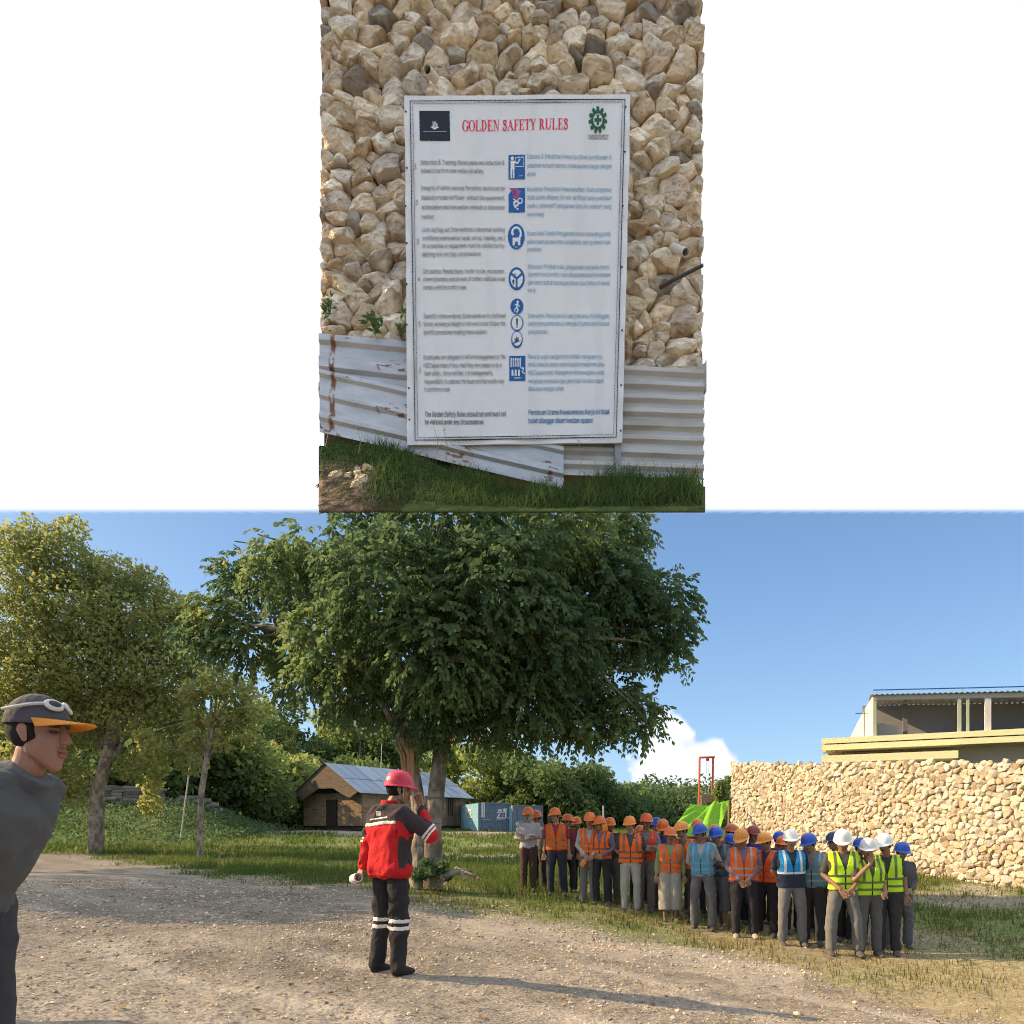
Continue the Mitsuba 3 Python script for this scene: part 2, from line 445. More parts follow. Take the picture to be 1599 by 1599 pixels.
# ------------------------------------------------------------------ the hung wall block with the notice (upper part of the view)
WX0, WX1, WY, WZ0, WZ1 = -1.152, 1.150, 4.25, 3.92, 6.62
gan = thing('steel_gantry', 'tall steel gantry that carries the raised stone wall block', 'gantry')
for s in (-1, 1):
    put('post', bx(s * 3.7 - .1, s * 3.7 + .1, 4.36, 4.56, -.5, 6.84), 'plain', gan, color=(.30, .31, .32))
put('beam', bx(-3.9, 3.9, 4.34, 4.58, 6.84, 7.12), 'plain', gan, color=(.30, .31, .32))
for s in (-1, 1):
    put('hanger', bx(s * .8 - .05, s * .8 + .05, 4.40, 4.50, WZ1 - .02, 6.84), 'plain', gan, color=(.25, .26, .27))

rw = thing('stone_retaining_wall', 'rough limestone rubble wall standing behind the white notice board', 'wall')
put('core', bx(WX0 + .004, WX1 - .004, WY + .055, WY + .36, 3.60, WZ1), 'mortar', rw)
polys = rubble(WX0, WX1, WZ0, WZ1, [(.112, 24), (.092, 220), (.074, 900), (.056, 2200), (.040, 2600), (.026, 2500)], -.0005, 21)
polys.sort(key=lambda p: -p.area)
small = []
for k, p in enumerate(rubble(WX0, WX1, WZ0, WZ1, [(.085, 300), (.062, 1500), (.044, 2500)], -.010, 23)):      # stones deep in the joints, toned dark for the shade there
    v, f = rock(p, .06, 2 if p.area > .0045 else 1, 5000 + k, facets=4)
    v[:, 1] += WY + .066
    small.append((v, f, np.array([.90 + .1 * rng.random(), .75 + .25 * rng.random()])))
for k, p in enumerate(polys):
    w = math.sqrt(p.area)
    v, f = rock(p, min(.13, .055 + w * .40), 3 if w > .075 else 2 if w > .04 else 1, 100 + k)
    v[:, 1] += WY + .025 - rng.uniform(0, .035)
    uvk = np.array([rng.random(), rng.random()])
    if k < 298:
        put('stone', (v, f), 'stone', rw, smooth=32, uv=uvk)
    else:
        small.append((v, f, uvk))
if small:
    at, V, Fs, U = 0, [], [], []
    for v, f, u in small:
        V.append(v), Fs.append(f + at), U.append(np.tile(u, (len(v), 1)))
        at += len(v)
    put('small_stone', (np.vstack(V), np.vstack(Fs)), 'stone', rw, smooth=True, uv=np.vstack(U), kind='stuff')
NSTONES = len(polys)

# bank of earth in front of the wall
BYF, BYB = 3.72, 4.27


def bank_top(x, y):
    t = np.clip((y - BYF) / (4.12 - BYF), 0, 1)
    back = np.interp(x, [-1.2, -.9, -.58, -.35, 0, .3, .6, 1.2], [3.68, 3.68, 3.64, 3.52, 3.42, 3.38, 3.44, 3.46])
    n = (meshkit.fbm(np.stack([x * 5, y * 5, 0 * x], -1), 3, 5) - .5) * .07
    return 3.118 + (back - 3.118) * t ** .85 + n * np.clip(t * 4, 0, 1)


nx_, ny_ = 90, 24
xs, ys = np.meshgrid(np.linspace(-1, 1, nx_), np.linspace(BYF, BYB, ny_), indexing='ij')
half = np.interp(ys, [BYF, 4.1, BYB], [1.018, 1.125, 1.15])
X_ = xs * half
top = np.stack([X_, ys, bank_top(X_, ys)], -1)
bot = np.stack([X_, ys, 3.105 + (ys - BYF) * .49], -1)


def slab(top, bot):
    a, b = top.shape[:2]
    v = np.vstack([top.reshape(-1, 3), bot.reshape(-1, 3)])
    i, j = np.meshgrid(np.arange(a - 1), np.arange(b - 1), indexing='ij')
    q = np.stack([i * b + j, (i + 1) * b + j, (i + 1) * b + j + 1, i * b + j + 1], -1).reshape(-1, 4)
    n = a * b
    ring = np.r_[np.arange(a) * b, (a - 1) * b + np.arange(1, b), np.arange(a - 2, -1, -1) * b + b - 1, np.arange(b - 2, 0, -1)]
    r2 = np.roll(ring, -1)
    sd = np.stack([ring, ring + n, r2 + n, r2], -1)
    return v, np.vstack([q, q[:, ::-1] + n, sd])


def bank_col(p, n, uv):
    a = fbm(p.x * 22, p.y * 22, p.z * 22, 4)
    soil = mix((0.075, 0.055, 0.038), (0.21, 0.15, 0.10), smoothstep(0.3, 0.75, a))
    grass = mix((0.045, 0.07, 0.022), (0.12, 0.145, 0.05), a)
    return mix(grass, soil, uv.x)


mat('bank_mat', mikit.proc(bank_col), 0.95, lambda p, n, uv: fbm(p.x * 18, p.y * 18, p.z * 18, 4), 0.035, spec=0.1)
bare = np.clip((-.62 - top[..., 0] + (meshkit.fbm(top * 4, 3, 2) - .5) * .5) / .16, 0, 1) * np.clip((4.02 - top[..., 1]) / .12, 0, 1)
put('earth_bank', slab(top, bot), 'bank_mat', smooth=True, uv=np.tile(bare.reshape(-1, 1), (2, 2)), label='steep earth bank below the notice board, bare at its left end', kind='structure')
# stones on the bare earth
cl_ = []
for k in range(9):
    x, y = rng.uniform(-1.0, -.78), rng.uniform(3.76, 3.93)
    w = rng.uniform(.018, .042)
    v, f = rock(Polygon([(-w, -w * .7), (w, -w * .6), (w * .8, w * .7), (-w * .7, w * .6)]), w * .9, 2, 900 + k)
    cl_.append(trimesh.Trimesh(v + [x, y, bank_top(np.array(x), np.array(y)) + w * .25], f, process=False))
put('loose_clods', cat(cl_), 'stone', smooth=True, uv=np.array([.3, .75]), label='brown clods of earth and stone on the bare left end of the bank', cat='clods', kind='stuff')

# tall grass on the bank


def lush_col(p, n, uv):
    c = mix((0.045, 0.095, 0.034), (0.165, 0.255, 0.085), uv.x)
    return mix(c, (0.20, 0.19, 0.07), smoothstep(0.80, 1.0, uv.y))


scene['lush_blade'] = {'type': 'principledthin', 'base_color': mikit.proc(lush_col), 'roughness': 0.4, 'diff_trans': 0.6, 'eta': 1.4}
g = np.random.default_rng(5)
n = 17000
bx_, by_ = g.uniform(-1.13, 1.13, n), g.uniform(BYF + .02, 4.10, n)
bareb = np.clip((-.60 - bx_) / .2, 0, 1) * np.clip((4.02 - by_) / .1, 0, 1)
clump = meshkit.fbm(np.stack([bx_ * 6, by_ * 6, 0 * bx_], -1), 3, 9)
keep = (g.random(n) > bareb * .78) & (g.random(n) < .35 + clump)
bx_, by_, clump = bx_[keep], by_[keep], clump[keep]
n = len(bx_)
ln = g.uniform(.07, .20, n) * (.5 + 1.1 * clump) * np.interp(bx_, [-1.1, -.85, -.74, -.60, -.2, .1, .35, 1.1], [.35, .4, .66, .34, .52, .60, .75, .85]) * np.where(by_ < 3.86, .95, 1)
V, Fb, U = blades(bx_, by_, bank_top(bx_, by_) - .008, ln, g.uniform(.004, .009, n), g.random(n) * clump * 1.6, g.random(n) ** 1.1, lean=1.25, seed=3, segs=4)
Vb = V.reshape(n, -1, 3)
ok = (np.abs(Vb[:, :, 0]) < 1.014 + (Vb[:, :, 1] - BYF) * .272).all(1) & (Vb[:, :, 2] > 3.118 + (Vb[:, :, 1] - BYF) * .45).all(1) & (Vb[:, :, 1] < 4.19).all(1)
m_ = Vb.shape[1]
nf = len(Fb) // n
fsel = (np.arange(m_ and ok.sum())[:, None, None] * m_ + Fb[:nf][None]).reshape(-1, 3)
put('tall_grass', (Vb[ok].reshape(-1, 3), fsel), 'lush_blade', smooth=True, uv=U.reshape(n, -1, 2)[ok].reshape(-1, 2), label='long dark green grass hanging over the bank below the notice board', cat='grass', kind='stuff')
# a few dry stalks with seed heads that stand up in front of the board
al_ = []
for k, (px, py0, py1) in enumerate([(683, 700, 662), (697, 712, 672), (905, 735, 690), (925, 738, 700), (1010, 742, 716), (1022, 745, 712), (560, 700, 672), (508, 690, 655)]):
    a, b = P(px, py0 + 8, 3.93), P(px - 7 + 3 * (k % 4), py1, 3.93)
    mid = (a + b) / 2 + [0.012, 0, 0]
    st = [tube([a, mid, b], [.0018, .0015, .001], 4)]
    for q in range(4):
        st.append(tube([b, b + [rng.uniform(-.02, .02), rng.uniform(-.01, .01), rng.uniform(.0, .028)]], [.0015, .0006], 3))
    al_ += st
put('dry_stalks', cat(al_), 'plain', color=(.30, .24, .12), label='thin dry grass stalks with seed heads standing up from the bank', cat='grass stalks', kind='stuff')

# ---- corrugated sheets at the wall's foot


def rust_col(p, n, uv):
    a = fbm(uv.x * 9, uv.y * 22, 1.0, 4)
    c = mix((0.40, 0.42, 0.445), (0.62, 0.645, 0.675), a)
    c = mix(c, (0.42, 0.36, 0.29), smoothstep(0.55, 0.8, fbm(uv.x * 5 + 3, uv.y * 3, 4.0, 3)) * 0.45)
    line = smoothstep(0.022, 0.008, dr.abs(uv.x - 0.065 - 0.02 * noise(uv.y * 20, 2.0, 0.0))) * smoothstep(0.3, 0.5, fbm(uv.x * 40, uv.y * 25, 3.0, 3))
    blot = smoothstep(0.60, 0.68, fbm(uv.x * 26, uv.y * 60, 7.0, 3)) * smoothstep(0.55, 0.65, noise(uv.x * 5, uv.y * 7, 3.0))
    return mix(c, (0.20, 0.085, 0.04), dr.clip(line + blot * 0.9, 0, 1))


def clean_col(p, n, uv):
    a = fbm(uv.x * 4, uv.y * 30, 1.0, 4)
    c = mix((0.40, 0.39, 0.37), (0.60, 0.595, 0.575), a)
    return mix(c, (0.33, 0.29, 0.23), smoothstep(0.5, 0.8, fbm(uv.x * 3, uv.y * 9, 2.0, 3)) * 0.6)


mat('zinc_rusty', mikit.proc(rust_col), 0.42, spec=0.5, metallic=0.35)
mat('zinc_dusty', mikit.proc(clean_col), 0.5, spec=0.5, metallic=0.25)


def sheet(tl, tr, br, bl, profile, nu=40, nv=160, wob=.004, seed=0):
    """A corrugated sheet spanned by four corner points; profile(t) is its depth towards the viewer along the height t from top to bottom."""
    u, v = np.meshgrid(np.linspace(0, 1, nu), np.linspace(0, 1, nv), indexing='ij')
    U3, V3 = u[..., None], v[..., None]
    p = (np.asarray(tl) * (1 - U3) + np.asarray(tr) * U3) * (1 - V3) + (np.asarray(bl) * (1 - U3) + np.asarray(br) * U3) * V3
    p = p.copy()
    w = meshkit.fbm(np.stack([u * 3 + seed, v * 2, 0 * u], -1), 2, seed) - .5
    p[..., 1] -= profile(v) + w * wob * 4
    back = p + [0, .0025, 0]
    L = np.linalg.norm(np.asarray(tr) - tl)
    H = np.linalg.norm(np.asarray(bl) - tl)
    return slab(p, back), np.tile(np.stack([u * L, v * H], -1).reshape(-1, 2), (2, 1))


def trap(period, duty, d, phase=0.0):
    def f(t):
        s = (t / period + phase) % 1.0
        e = 0.12
        return d * np.clip(np.minimum((s) / e, (duty - s) / e), 0, 1)
    return f


(ms, uvs) = sheet(P(499, 524, 4.17), P(890, 563, 4.17), P(890, 665, 4.17), P(499, 622, 4.17), trap(.42, .60, .020, .25), seed=3)
put('corrugated_sheet', ms, 'zinc_rusty', smooth=False, uv=uvs, label='upper left zinc sheet of the fence with a rusty left end', cat='metal sheet')
(ms, uvs) = sheet(P(499, 578, 4.125), P(880, 664, 4.125), P(880, 764, 4.12), P(499, 674, 4.12), trap(.36, .40, .018, .1), seed=8)
put('corrugated_sheet', ms, 'zinc_rusty', smooth=False, uv=uvs, label='lower left zinc sheet sagging down to the right into the grass', cat='metal sheet')
(ms, uvs) = sheet(P(868, 567, 4.15), P(1099, 577, 4.15), P(1099, 750, 4.14), P(868, 742, 4.14), lambda t: .012 * np.clip(1.6 * np.sin(t * 2 * np.pi * 8.2), -1, 1), seed=5, nv=260)
put('corrugated_sheet', ms, 'zinc_dusty', smooth=False, uv=uvs, label='dusty corrugated sheet with many narrow ribs on the right of the notice board', cat='metal sheet')
# cement heap behind the right sheet
cm = ICO[3].copy()
cm.apply_scale([.16, .07, .09])
cm.apply_transform(trimesh.transformations.rotation_matrix(-.25, [0, 1, 0]))
cm.vertices += P(1112, 590, 4.19)
cm.vertices = np.clip(cm.vertices, [-9, 4.163, 0], [1.15, 9, 9])
put('cement_heap', cm, 'plain', smooth=True, color=(.40, .36, .31), label='grey lump of cement behind the right end of the dusty sheet', cat='cement lump')


# drain pipes and a rod in the wall
def pipe(a, b, ro, ri, n=20):
    a, b = np.asarray(a, float), np.asarray(b, float)
    outer = tube([a, b], ro, n, cap=False)
    inner = tube([a, b], ri, n, cap=False)
    inner.invert()
    v = np.vstack([outer.vertices, inner.vertices])
    k = np.arange(n)
    m = len(outer.vertices)
    rim = np.stack([n + k, n + (k + 1) % n, m + n + (k + 1) % n, m + n + k], -1)
    return v, np.vstack([outer.faces, inner.faces + m, rim[:, [0, 1, 2]], rim[:, [0, 2, 3]]])


m = pipe(P(682, 126, 4.24), P(667, 108, 4.03), .024, .020)
put('drain_pipe', m, 'plain', smooth=False, color=(.62, .58, .50), label='pale plastic drain pipe sticking out of the wall above the notice board', cat='pipe')
m = pipe(P(1050, 386, 4.24), P(1071, 394, 4.05), .023, .019)
put('drain_pipe', m, 'plain', smooth=False, color=(.60, .58, .54), label='pale plastic drain pipe sticking out of the wall right of the notice board', cat='pipe')
put('iron_rod', tube([P(1031, 449, 4.19), P(1052, 437, 4.12), P(1098, 414, 4.02)], [.013, .011, .010], 10), 'metal_paint', color=(.05, .05, .055), label='dark rod slanting up out of the wall on the right below a drain pipe', cat='rod')


def leaf_fan(origin, dirs, L, W, droop=.35):
    V, Fc = [], []
    for d in dirs:
        d = np.asarray(d, float)
        d /= np.linalg.norm(d)
        s = np.cross(d, [0, -1, .3])
        s /= np.linalg.norm(s)
        k = len(V)
        l = L * rng.uniform(.7, 1.1)
        o = np.asarray(origin)
        V += [o, o + d * l * .45 + s * W, o + d * l * .45 - s * W, o + d * l - [0, 0, droop * l * .4], o + d * l * .5 + [0, -.004, .004]]
        Fc += [[k, k + 1, k + 4], [k + 1, k + 3, k + 4], [k, k + 4, k + 2], [k + 4, k + 3, k + 2]]
    return np.array(V), np.array(Fc)


def weed(px, py, Y, n, L, W, label, spread=1.0):
    ms = []
    for k in range(n):
        o = P(px, py, Y) + [rng.normal(0, .022) * spread, -rng.uniform(0, .04), rng.normal(0, .03)]
        ms.append(trimesh.Trimesh(*leaf_fan(o, [(rng.normal(0, 1), -.7 + rng.normal(0, .3), rng.normal(.3, .7)) for _ in range(5)], L, W), process=False))
    mm = cat(ms)
    put('wall_weed', mm, 'lush_blade', uv=np.stack([np.repeat(rng.random(len(mm.vertices) // 5), 5) * .6 + .4, np.zeros(len(mm.vertices))], 1), label=label, cat='plant')


weed(583, 512, 4.15, 9, .06, .010, 'small green weed growing from the wall left of the board just above the sheet')
weed(516, 482, 4.14, 9, .050, .006, 'tuft of green weed at the left end of the wall above the rusty sheet', .7)
weed(628, 522, 4.12, 4, .045, .009, 'tiny green weed at the left edge of the notice board', .15)

# ------------------------------------------------------------------ the notice board
SW, SH = 1.25, 1.83
_tl, _bl = np.array([-.594, 3.895, 5.483]), np.array([-.608, 4.095, 3.666])
_tr, _br = _tl + [SW, 0, .012], _bl + [SW, 0, .010]
sx = (_tr - _tl) / np.linalg.norm(_tr - _tl)
sy = (_tl - _bl) / np.linalg.norm(_tl - _bl)
sz = np.cross(sx, sy)
SIGN = frame(_bl, sx, sy, sz)                          # x to the right, y up, z towards the viewer


def homography(src, dst):
    A = []
    for (x, y), (u, v) in zip(src, dst):
        A += [[x, y, 1, 0, 0, 0, -u * x, -u * y, -u], [0, 0, 0, x, y, 1, -v * x, -v * y, -v]]
    return np.linalg.svd(np.array(A, float))[2][-1].reshape(3, 3)


_pc = [(CX + F * q[0] / q[1], HY - F * (q[2] - EYE) / q[1]) for q in (_tl, _tr, _br, _bl)]
_H = homography([(632, 153), (985, 149), (971, 697), (637, 699)], [(0, SH), (SW, SH), (SW, 0), (0, 0)])


def S(px, py):
    """Place on the board, in metres from its lower left corner, of a spot seen in the photograph."""
    q = _H @ [px, py, 1]
    return q[:2] / q[2]


def ripple(x, y):
    q = np.stack([np.asarray(x) * 2.6, np.asarray(y) * 1.1, 0 * np.asarray(x)], -1)
    e = np.exp(-np.asarray(x) / .05) + np.exp(-(SW - np.asarray(x)) / .05)
    return .018 * (meshkit.fbm(q, 3, 4) - .5) + .004 * np.sin(np.asarray(y) * 31) * e + .006 * np.exp(-np.asarray(y) / .06) * np.sin(np.asarray(x) * 15)


def on_sign(v2, lift):
    v2 = np.asarray(v2, float)
    return np.column_stack([v2, ripple(v2[:, 0], v2[:, 1]) + lift])


def flat(geom, lift, fine=0):
    """Print on the vinyl: a polygon as a sheet that follows its ripples."""
    ms = []
    for gm in getattr(geom, 'geoms', [geom]):
        if gm.is_empty or gm.geom_type != 'Polygon':
            continue
        v, f = trimesh.creation.triangulate_polygon(gm, engine='earcut')
        for _ in range(fine):
            v, f = trimesh.remesh.subdivide(v, f)
        m = trimesh.Trimesh(v, f, process=False)
        ms.append((m.vertices[:, :2], m.faces))
    at, V, Fs = 0, [], []
    for v, f in ms:
        V.append(v), Fs.append(f + at)
        at += len(v)
    return on_sign(np.vstack(V), lift), np.vstack(Fs)


def banner_col(p, n, uv):
    return mix((0.83, 0.855, 0.89), (0.77, 0.795, 0.835), fbm(p.x * 3, p.z * 2, 1.0, 3) * 0.8) * (1 - 0.06 * smoothstep(0.50, 0.78, fbm(p.x * 16, p.z * 2.2, 4.0, 3))) * mi.Color3f(1, 0.997, 0.985)


mat('banner', mikit.proc(banner_col), 0.42, spec=0.4)
mat('ink', VC, 0.5, spec=0.3)
board = thing('notice_board', 'white safety rules board on two steel legs in front of the rubble wall', 'notice board')
gx_, gy_ = np.meshgrid(np.linspace(0, SW, 90), np.linspace(0, SH, 130), indexing='ij')
tp = on_sign(np.stack([gx_, gy_], -1).reshape(-1, 2), 0).reshape(90, 130, 3)
edge = np.minimum(np.minimum(gx_, SW - gx_), np.minimum(gy_, SH - gy_))
# the vinyl wraps round the frame and its outline is not quite straight
tp[..., 0] += .006 * (meshkit.fbm(np.stack([gy_ * 4, gx_ * 0, 0 * gx_], -1), 2, 3) - .5) * np.where(edge < .03, 1, 0)
bk = tp.copy()
bk[..., 2] = -.012
put('banner', slab(tp, bk), 'banner', board, smooth=35, to_world=SIGN)
for (x0, x1, y0, y1) in ((.012, .045, .0, SH - .01), (SW - .045, SW - .012, .0, SH - .01), (.046, SW - .046, .02, .055), (.046, SW - .046, SH - .055, SH - .02), (.046, SW - .046, SH * .5 - .018, SH * .5 + .018)):
    put('frame_bar', bx(x0, x1, y0, y1, -.045, -.0135), 'metal_paint', board, color=(.45, .46, .47), to_world=SIGN)


def leg(px, label):
    a = S(px, 699)
    q = (SIGN @ np.r_[a[0], .02, -.03, 1])[:3]
    return bx(q[0] - .018, q[0] + .018, q[1] - .012, q[1] + .024, 3.30, q[2] + .05)


put('leg', leg(643, ''), 'metal_paint', board, color=(.27, .29, .30))
put('leg', leg(965, ''), 'metal_paint', board, color=(.27, .29, .30))
BLUE, DARK, LBLUE, RED = (.020, .125, .39), (.13, .133, .145), (.17, .34, .51), (.72, .045, .085)


def rectline(pts, w):
    return LineString([S(*q) for q in pts]).buffer(w, cap_style='flat', join_style='mitre')


for (off, w) in ((0, .0022), (4, .0011)):
    put('border_line', flat(rectline([(641 + off, 162 + off), (976 - off, 158 + off), (961 - off, 689 - off), (649 + off, 692 - off), (641 + off, 162 + off)], w).segmentize(.03), .0045, 1), 'ink', board, color=(.09, .10, .14), to_world=SIGN)
for (px, py) in ((634, 178), (636, 267), (634, 327), (636, 385), (636, 449), (636, 512), (639, 610), (640, 659), (977, 169), (976, 240), (972, 326), (971, 421), (971, 521), (969, 607), (968, 679)):
    c = S(px, py)
    put('eyelet', flat(Point(*c).buffer(.0055, 8), .003), 'ink', board, color=(.05, .05, .06), to_world=SIGN)

# lettering


_GLY = {}


def line_of(text, bold):
    """A line of lettering one unit tall from glyphs that are made once: (points, triangles)."""
    V, Fs, at, x = [], [], 0, 0.0
    for c in text:
        if c == ' ':
            x += .34
            continue
        if (c, bold) not in _GLY:
            m = meshkit.text_mesh(c, 1.0, .001, bold)
            f = m.faces[m.face_normals[:, 2] > .5]
            used, inv = np.unique(f, return_inverse=True)
            _GLY[c, bold] = (m.vertices[used][:, :2] - [m.vertices[:, 0].min(), 0], inv.reshape(-1, 3))
        gv, gf = _GLY[c, bold]
        V.append(gv + [x, 0]), Fs.append(gf + at)
        at += len(gv)
        x += gv[:, 0].max() + .13
    return np.vstack(V), np.vstack(Fs)


def flat_text(text, x0, x1, ybase, cap, lift=.0028, bold=False):
    """One line of print: from pixel x0 to x1 (x1 None: natural width), capitals "cap" pixels tall."""
    a, b = S(x0, ybase), S(x1, ybase) if x1 else None
    h = np.linalg.norm(S(x0, ybase - cap) - a)
    v, fc = line_of(text, bold)
    v = v * h
    w = v[:, 0].max()
    sc = np.linalg.norm(b - a) / w if x1 else .72
    d = (b - a) / np.linalg.norm(b - a) if x1 else np.array([1, 0.])
    v2 = a + v[:, :1] * sc * d + v[:, 1:2] * np.array([-d[1], d[0]])
    return trimesh.Trimesh(on_sign(v2, lift), fc, process=False)


EN = [[("Induction & Training: Employees are induction &", 657, 788, 262), ("trained to perform their métier job safely.", 658, 756, 275)],
      [("Integrity of safety devices: No safety device can be", 658, 788, 302), ("disabled or made inefficient  without risk assessment,", 658, 788, 317), ("authorization and intervention methods or alternative", 659, 788, 332), ("method", 659, 677, 347)],
      [("Lock-out/tag-out: Interventions in abnormal working", 660, 788, 367), ("conditions (maintenance, repair, set up, cleaning, etc.)", 660, 788, 380), ("on a machine or equipment must be carried out by", 660, 788, 392), ("applying lock-out /tag- out procedures.", 660, 752, 405)],
      [("Circulation: Pedestrians, motor cycle, excavator,", 661, 789, 432), ("crane operators and drivers of others vehicles must", 661, 789, 444), ("comply with the traffic rules.", 661, 729, 457)],
      [("Specific interventions: Interventions in confined", 662, 789, 502), ("space, working at height or hot work must follow the", 662, 789, 514), ("specific procedures treating these subjects", 662, 760, 527)],
      [("Employees are obligated to inform management or the", 662, 789, 566), ("HSE Department if they feel they are unable to do a", 662, 783, 579), ("task safely. Once notified, it is management's", 663, 769, 591), ("responsibility to address the issue and find a safe way", 663, 787, 604), ("to perform a task", 663, 703, 616)]]
ID = [[("Induksi & Pelatihan: Pekerja diberi pembinaan &", 823, 955, 253), ("pelatihan sampai mampu melaksanakan tugas dengan", 823, 955, 267), ("aman", 823, 836, 280)],
      [("Keutuhan Peralatan Keselamatan: Alat pengaman", 823, 955, 304), ("tidak boleh dilepas /di-non-aktifkan tanpa penilaian", 823, 955, 317), ("resiko, alternatif pengaman dan ijin pejabat yang", 823, 954, 330), ("berwenang", 823, 849, 343)],
      [("Kunci dan Tanda Pengaman harus dipasang pada", 823, 953, 373), ("pekerjaan perawatan, perbaikan, set up mesin dan", 823, 953, 386), ("peralatan", 823, 845, 398)],
      [("Sirkulasi : Pejalan kaki, pengendara sepeda motor,", 824, 953, 425), ("operator excavator, kran dan pengemudi kendaraan", 824, 953, 437), ("lain harus patuh pada peraturan lalu lintas di lokasi", 824, 952, 450), ("kerja.", 824, 837, 462)],
      [("Intervensi : Pekerjaan di ruang terbatas, di ketinggian,", 824, 952, 502), ("pekerjaan panas harus mengikuti peraturan khusus", 824, 951, 514), ("yang berlaku", 824, 855, 527)],
      [("Pekerja wajib melaporkan ketidak mampuan nya", 824, 939, 566), ("untuk bekerja secara aman kepada manajemen atau", 824, 943, 578), ("HSE Department. Manajemen berkewajiban untuk", 824, 943, 591), ("mengatasi persoalan agar pekerjaan tersebut dapat", 824, 942, 604), ("dilakukan dengan aman", 824, 880, 616)]]
for blocks, col in ((EN, DARK), (ID, LBLUE)):
    for para in blocks:
        put('rule_text', cat([flat_text(t, a, b, y - .4, 7.3) for t, a, b, y in para]), 'ink', board, color=col, to_world=SIGN)
for para, col in (([("The Golden Safety Rules should not and must not", 664, 790, 655), ("be violated under any circumstances", 664, 755, 667)], DARK), ([("Peraturan Utama Keselamatan Kerja ini tidak", 825, 951, 653), ("boleh dilanggar dalam keadaan apapun", 825, 925, 666)], (.03, .16, .36))):
    put('rule_text', cat([flat_text(t, a, b, y - .2, 7.8, bold=True) for t, a, b, y in para]), 'ink', board, color=col, to_world=SIGN)
for k, (px, py) in enumerate([(648, 268), (650, 325), (651, 386), (653, 444), (654, 515), (655, 586)]):
    put('rule_number', flat_text(str(k + 1), px, None, py, 8), 'ink', board, color=DARK, to_world=SIGN)

# the heading in a Roman face: glyphs from stems, hairlines, bowls and serifs (unit height 1)
_st, _hl, _sf = .17, .06, .05


def _stem(x, y0=0, y1=1, w=_st):
    return sbox(x, y0, x + w, y1)


def _serif(x, y, l=.32):
    return sbox(x - l / 2, y, x + l / 2, y + _sf)


def _bowl(cx, cy, rx, ry, thick=_st, thin=_hl):
    return aff.scale(Point(0, 0).buffer(1, 24), rx, ry, origin=(0, 0)).difference(aff.scale(Point(0, 0).buffer(1, 24), rx - thick, ry - thin, origin=(0, 0)))


def _at(gm, x, y):
    return aff.translate(gm, x, y)


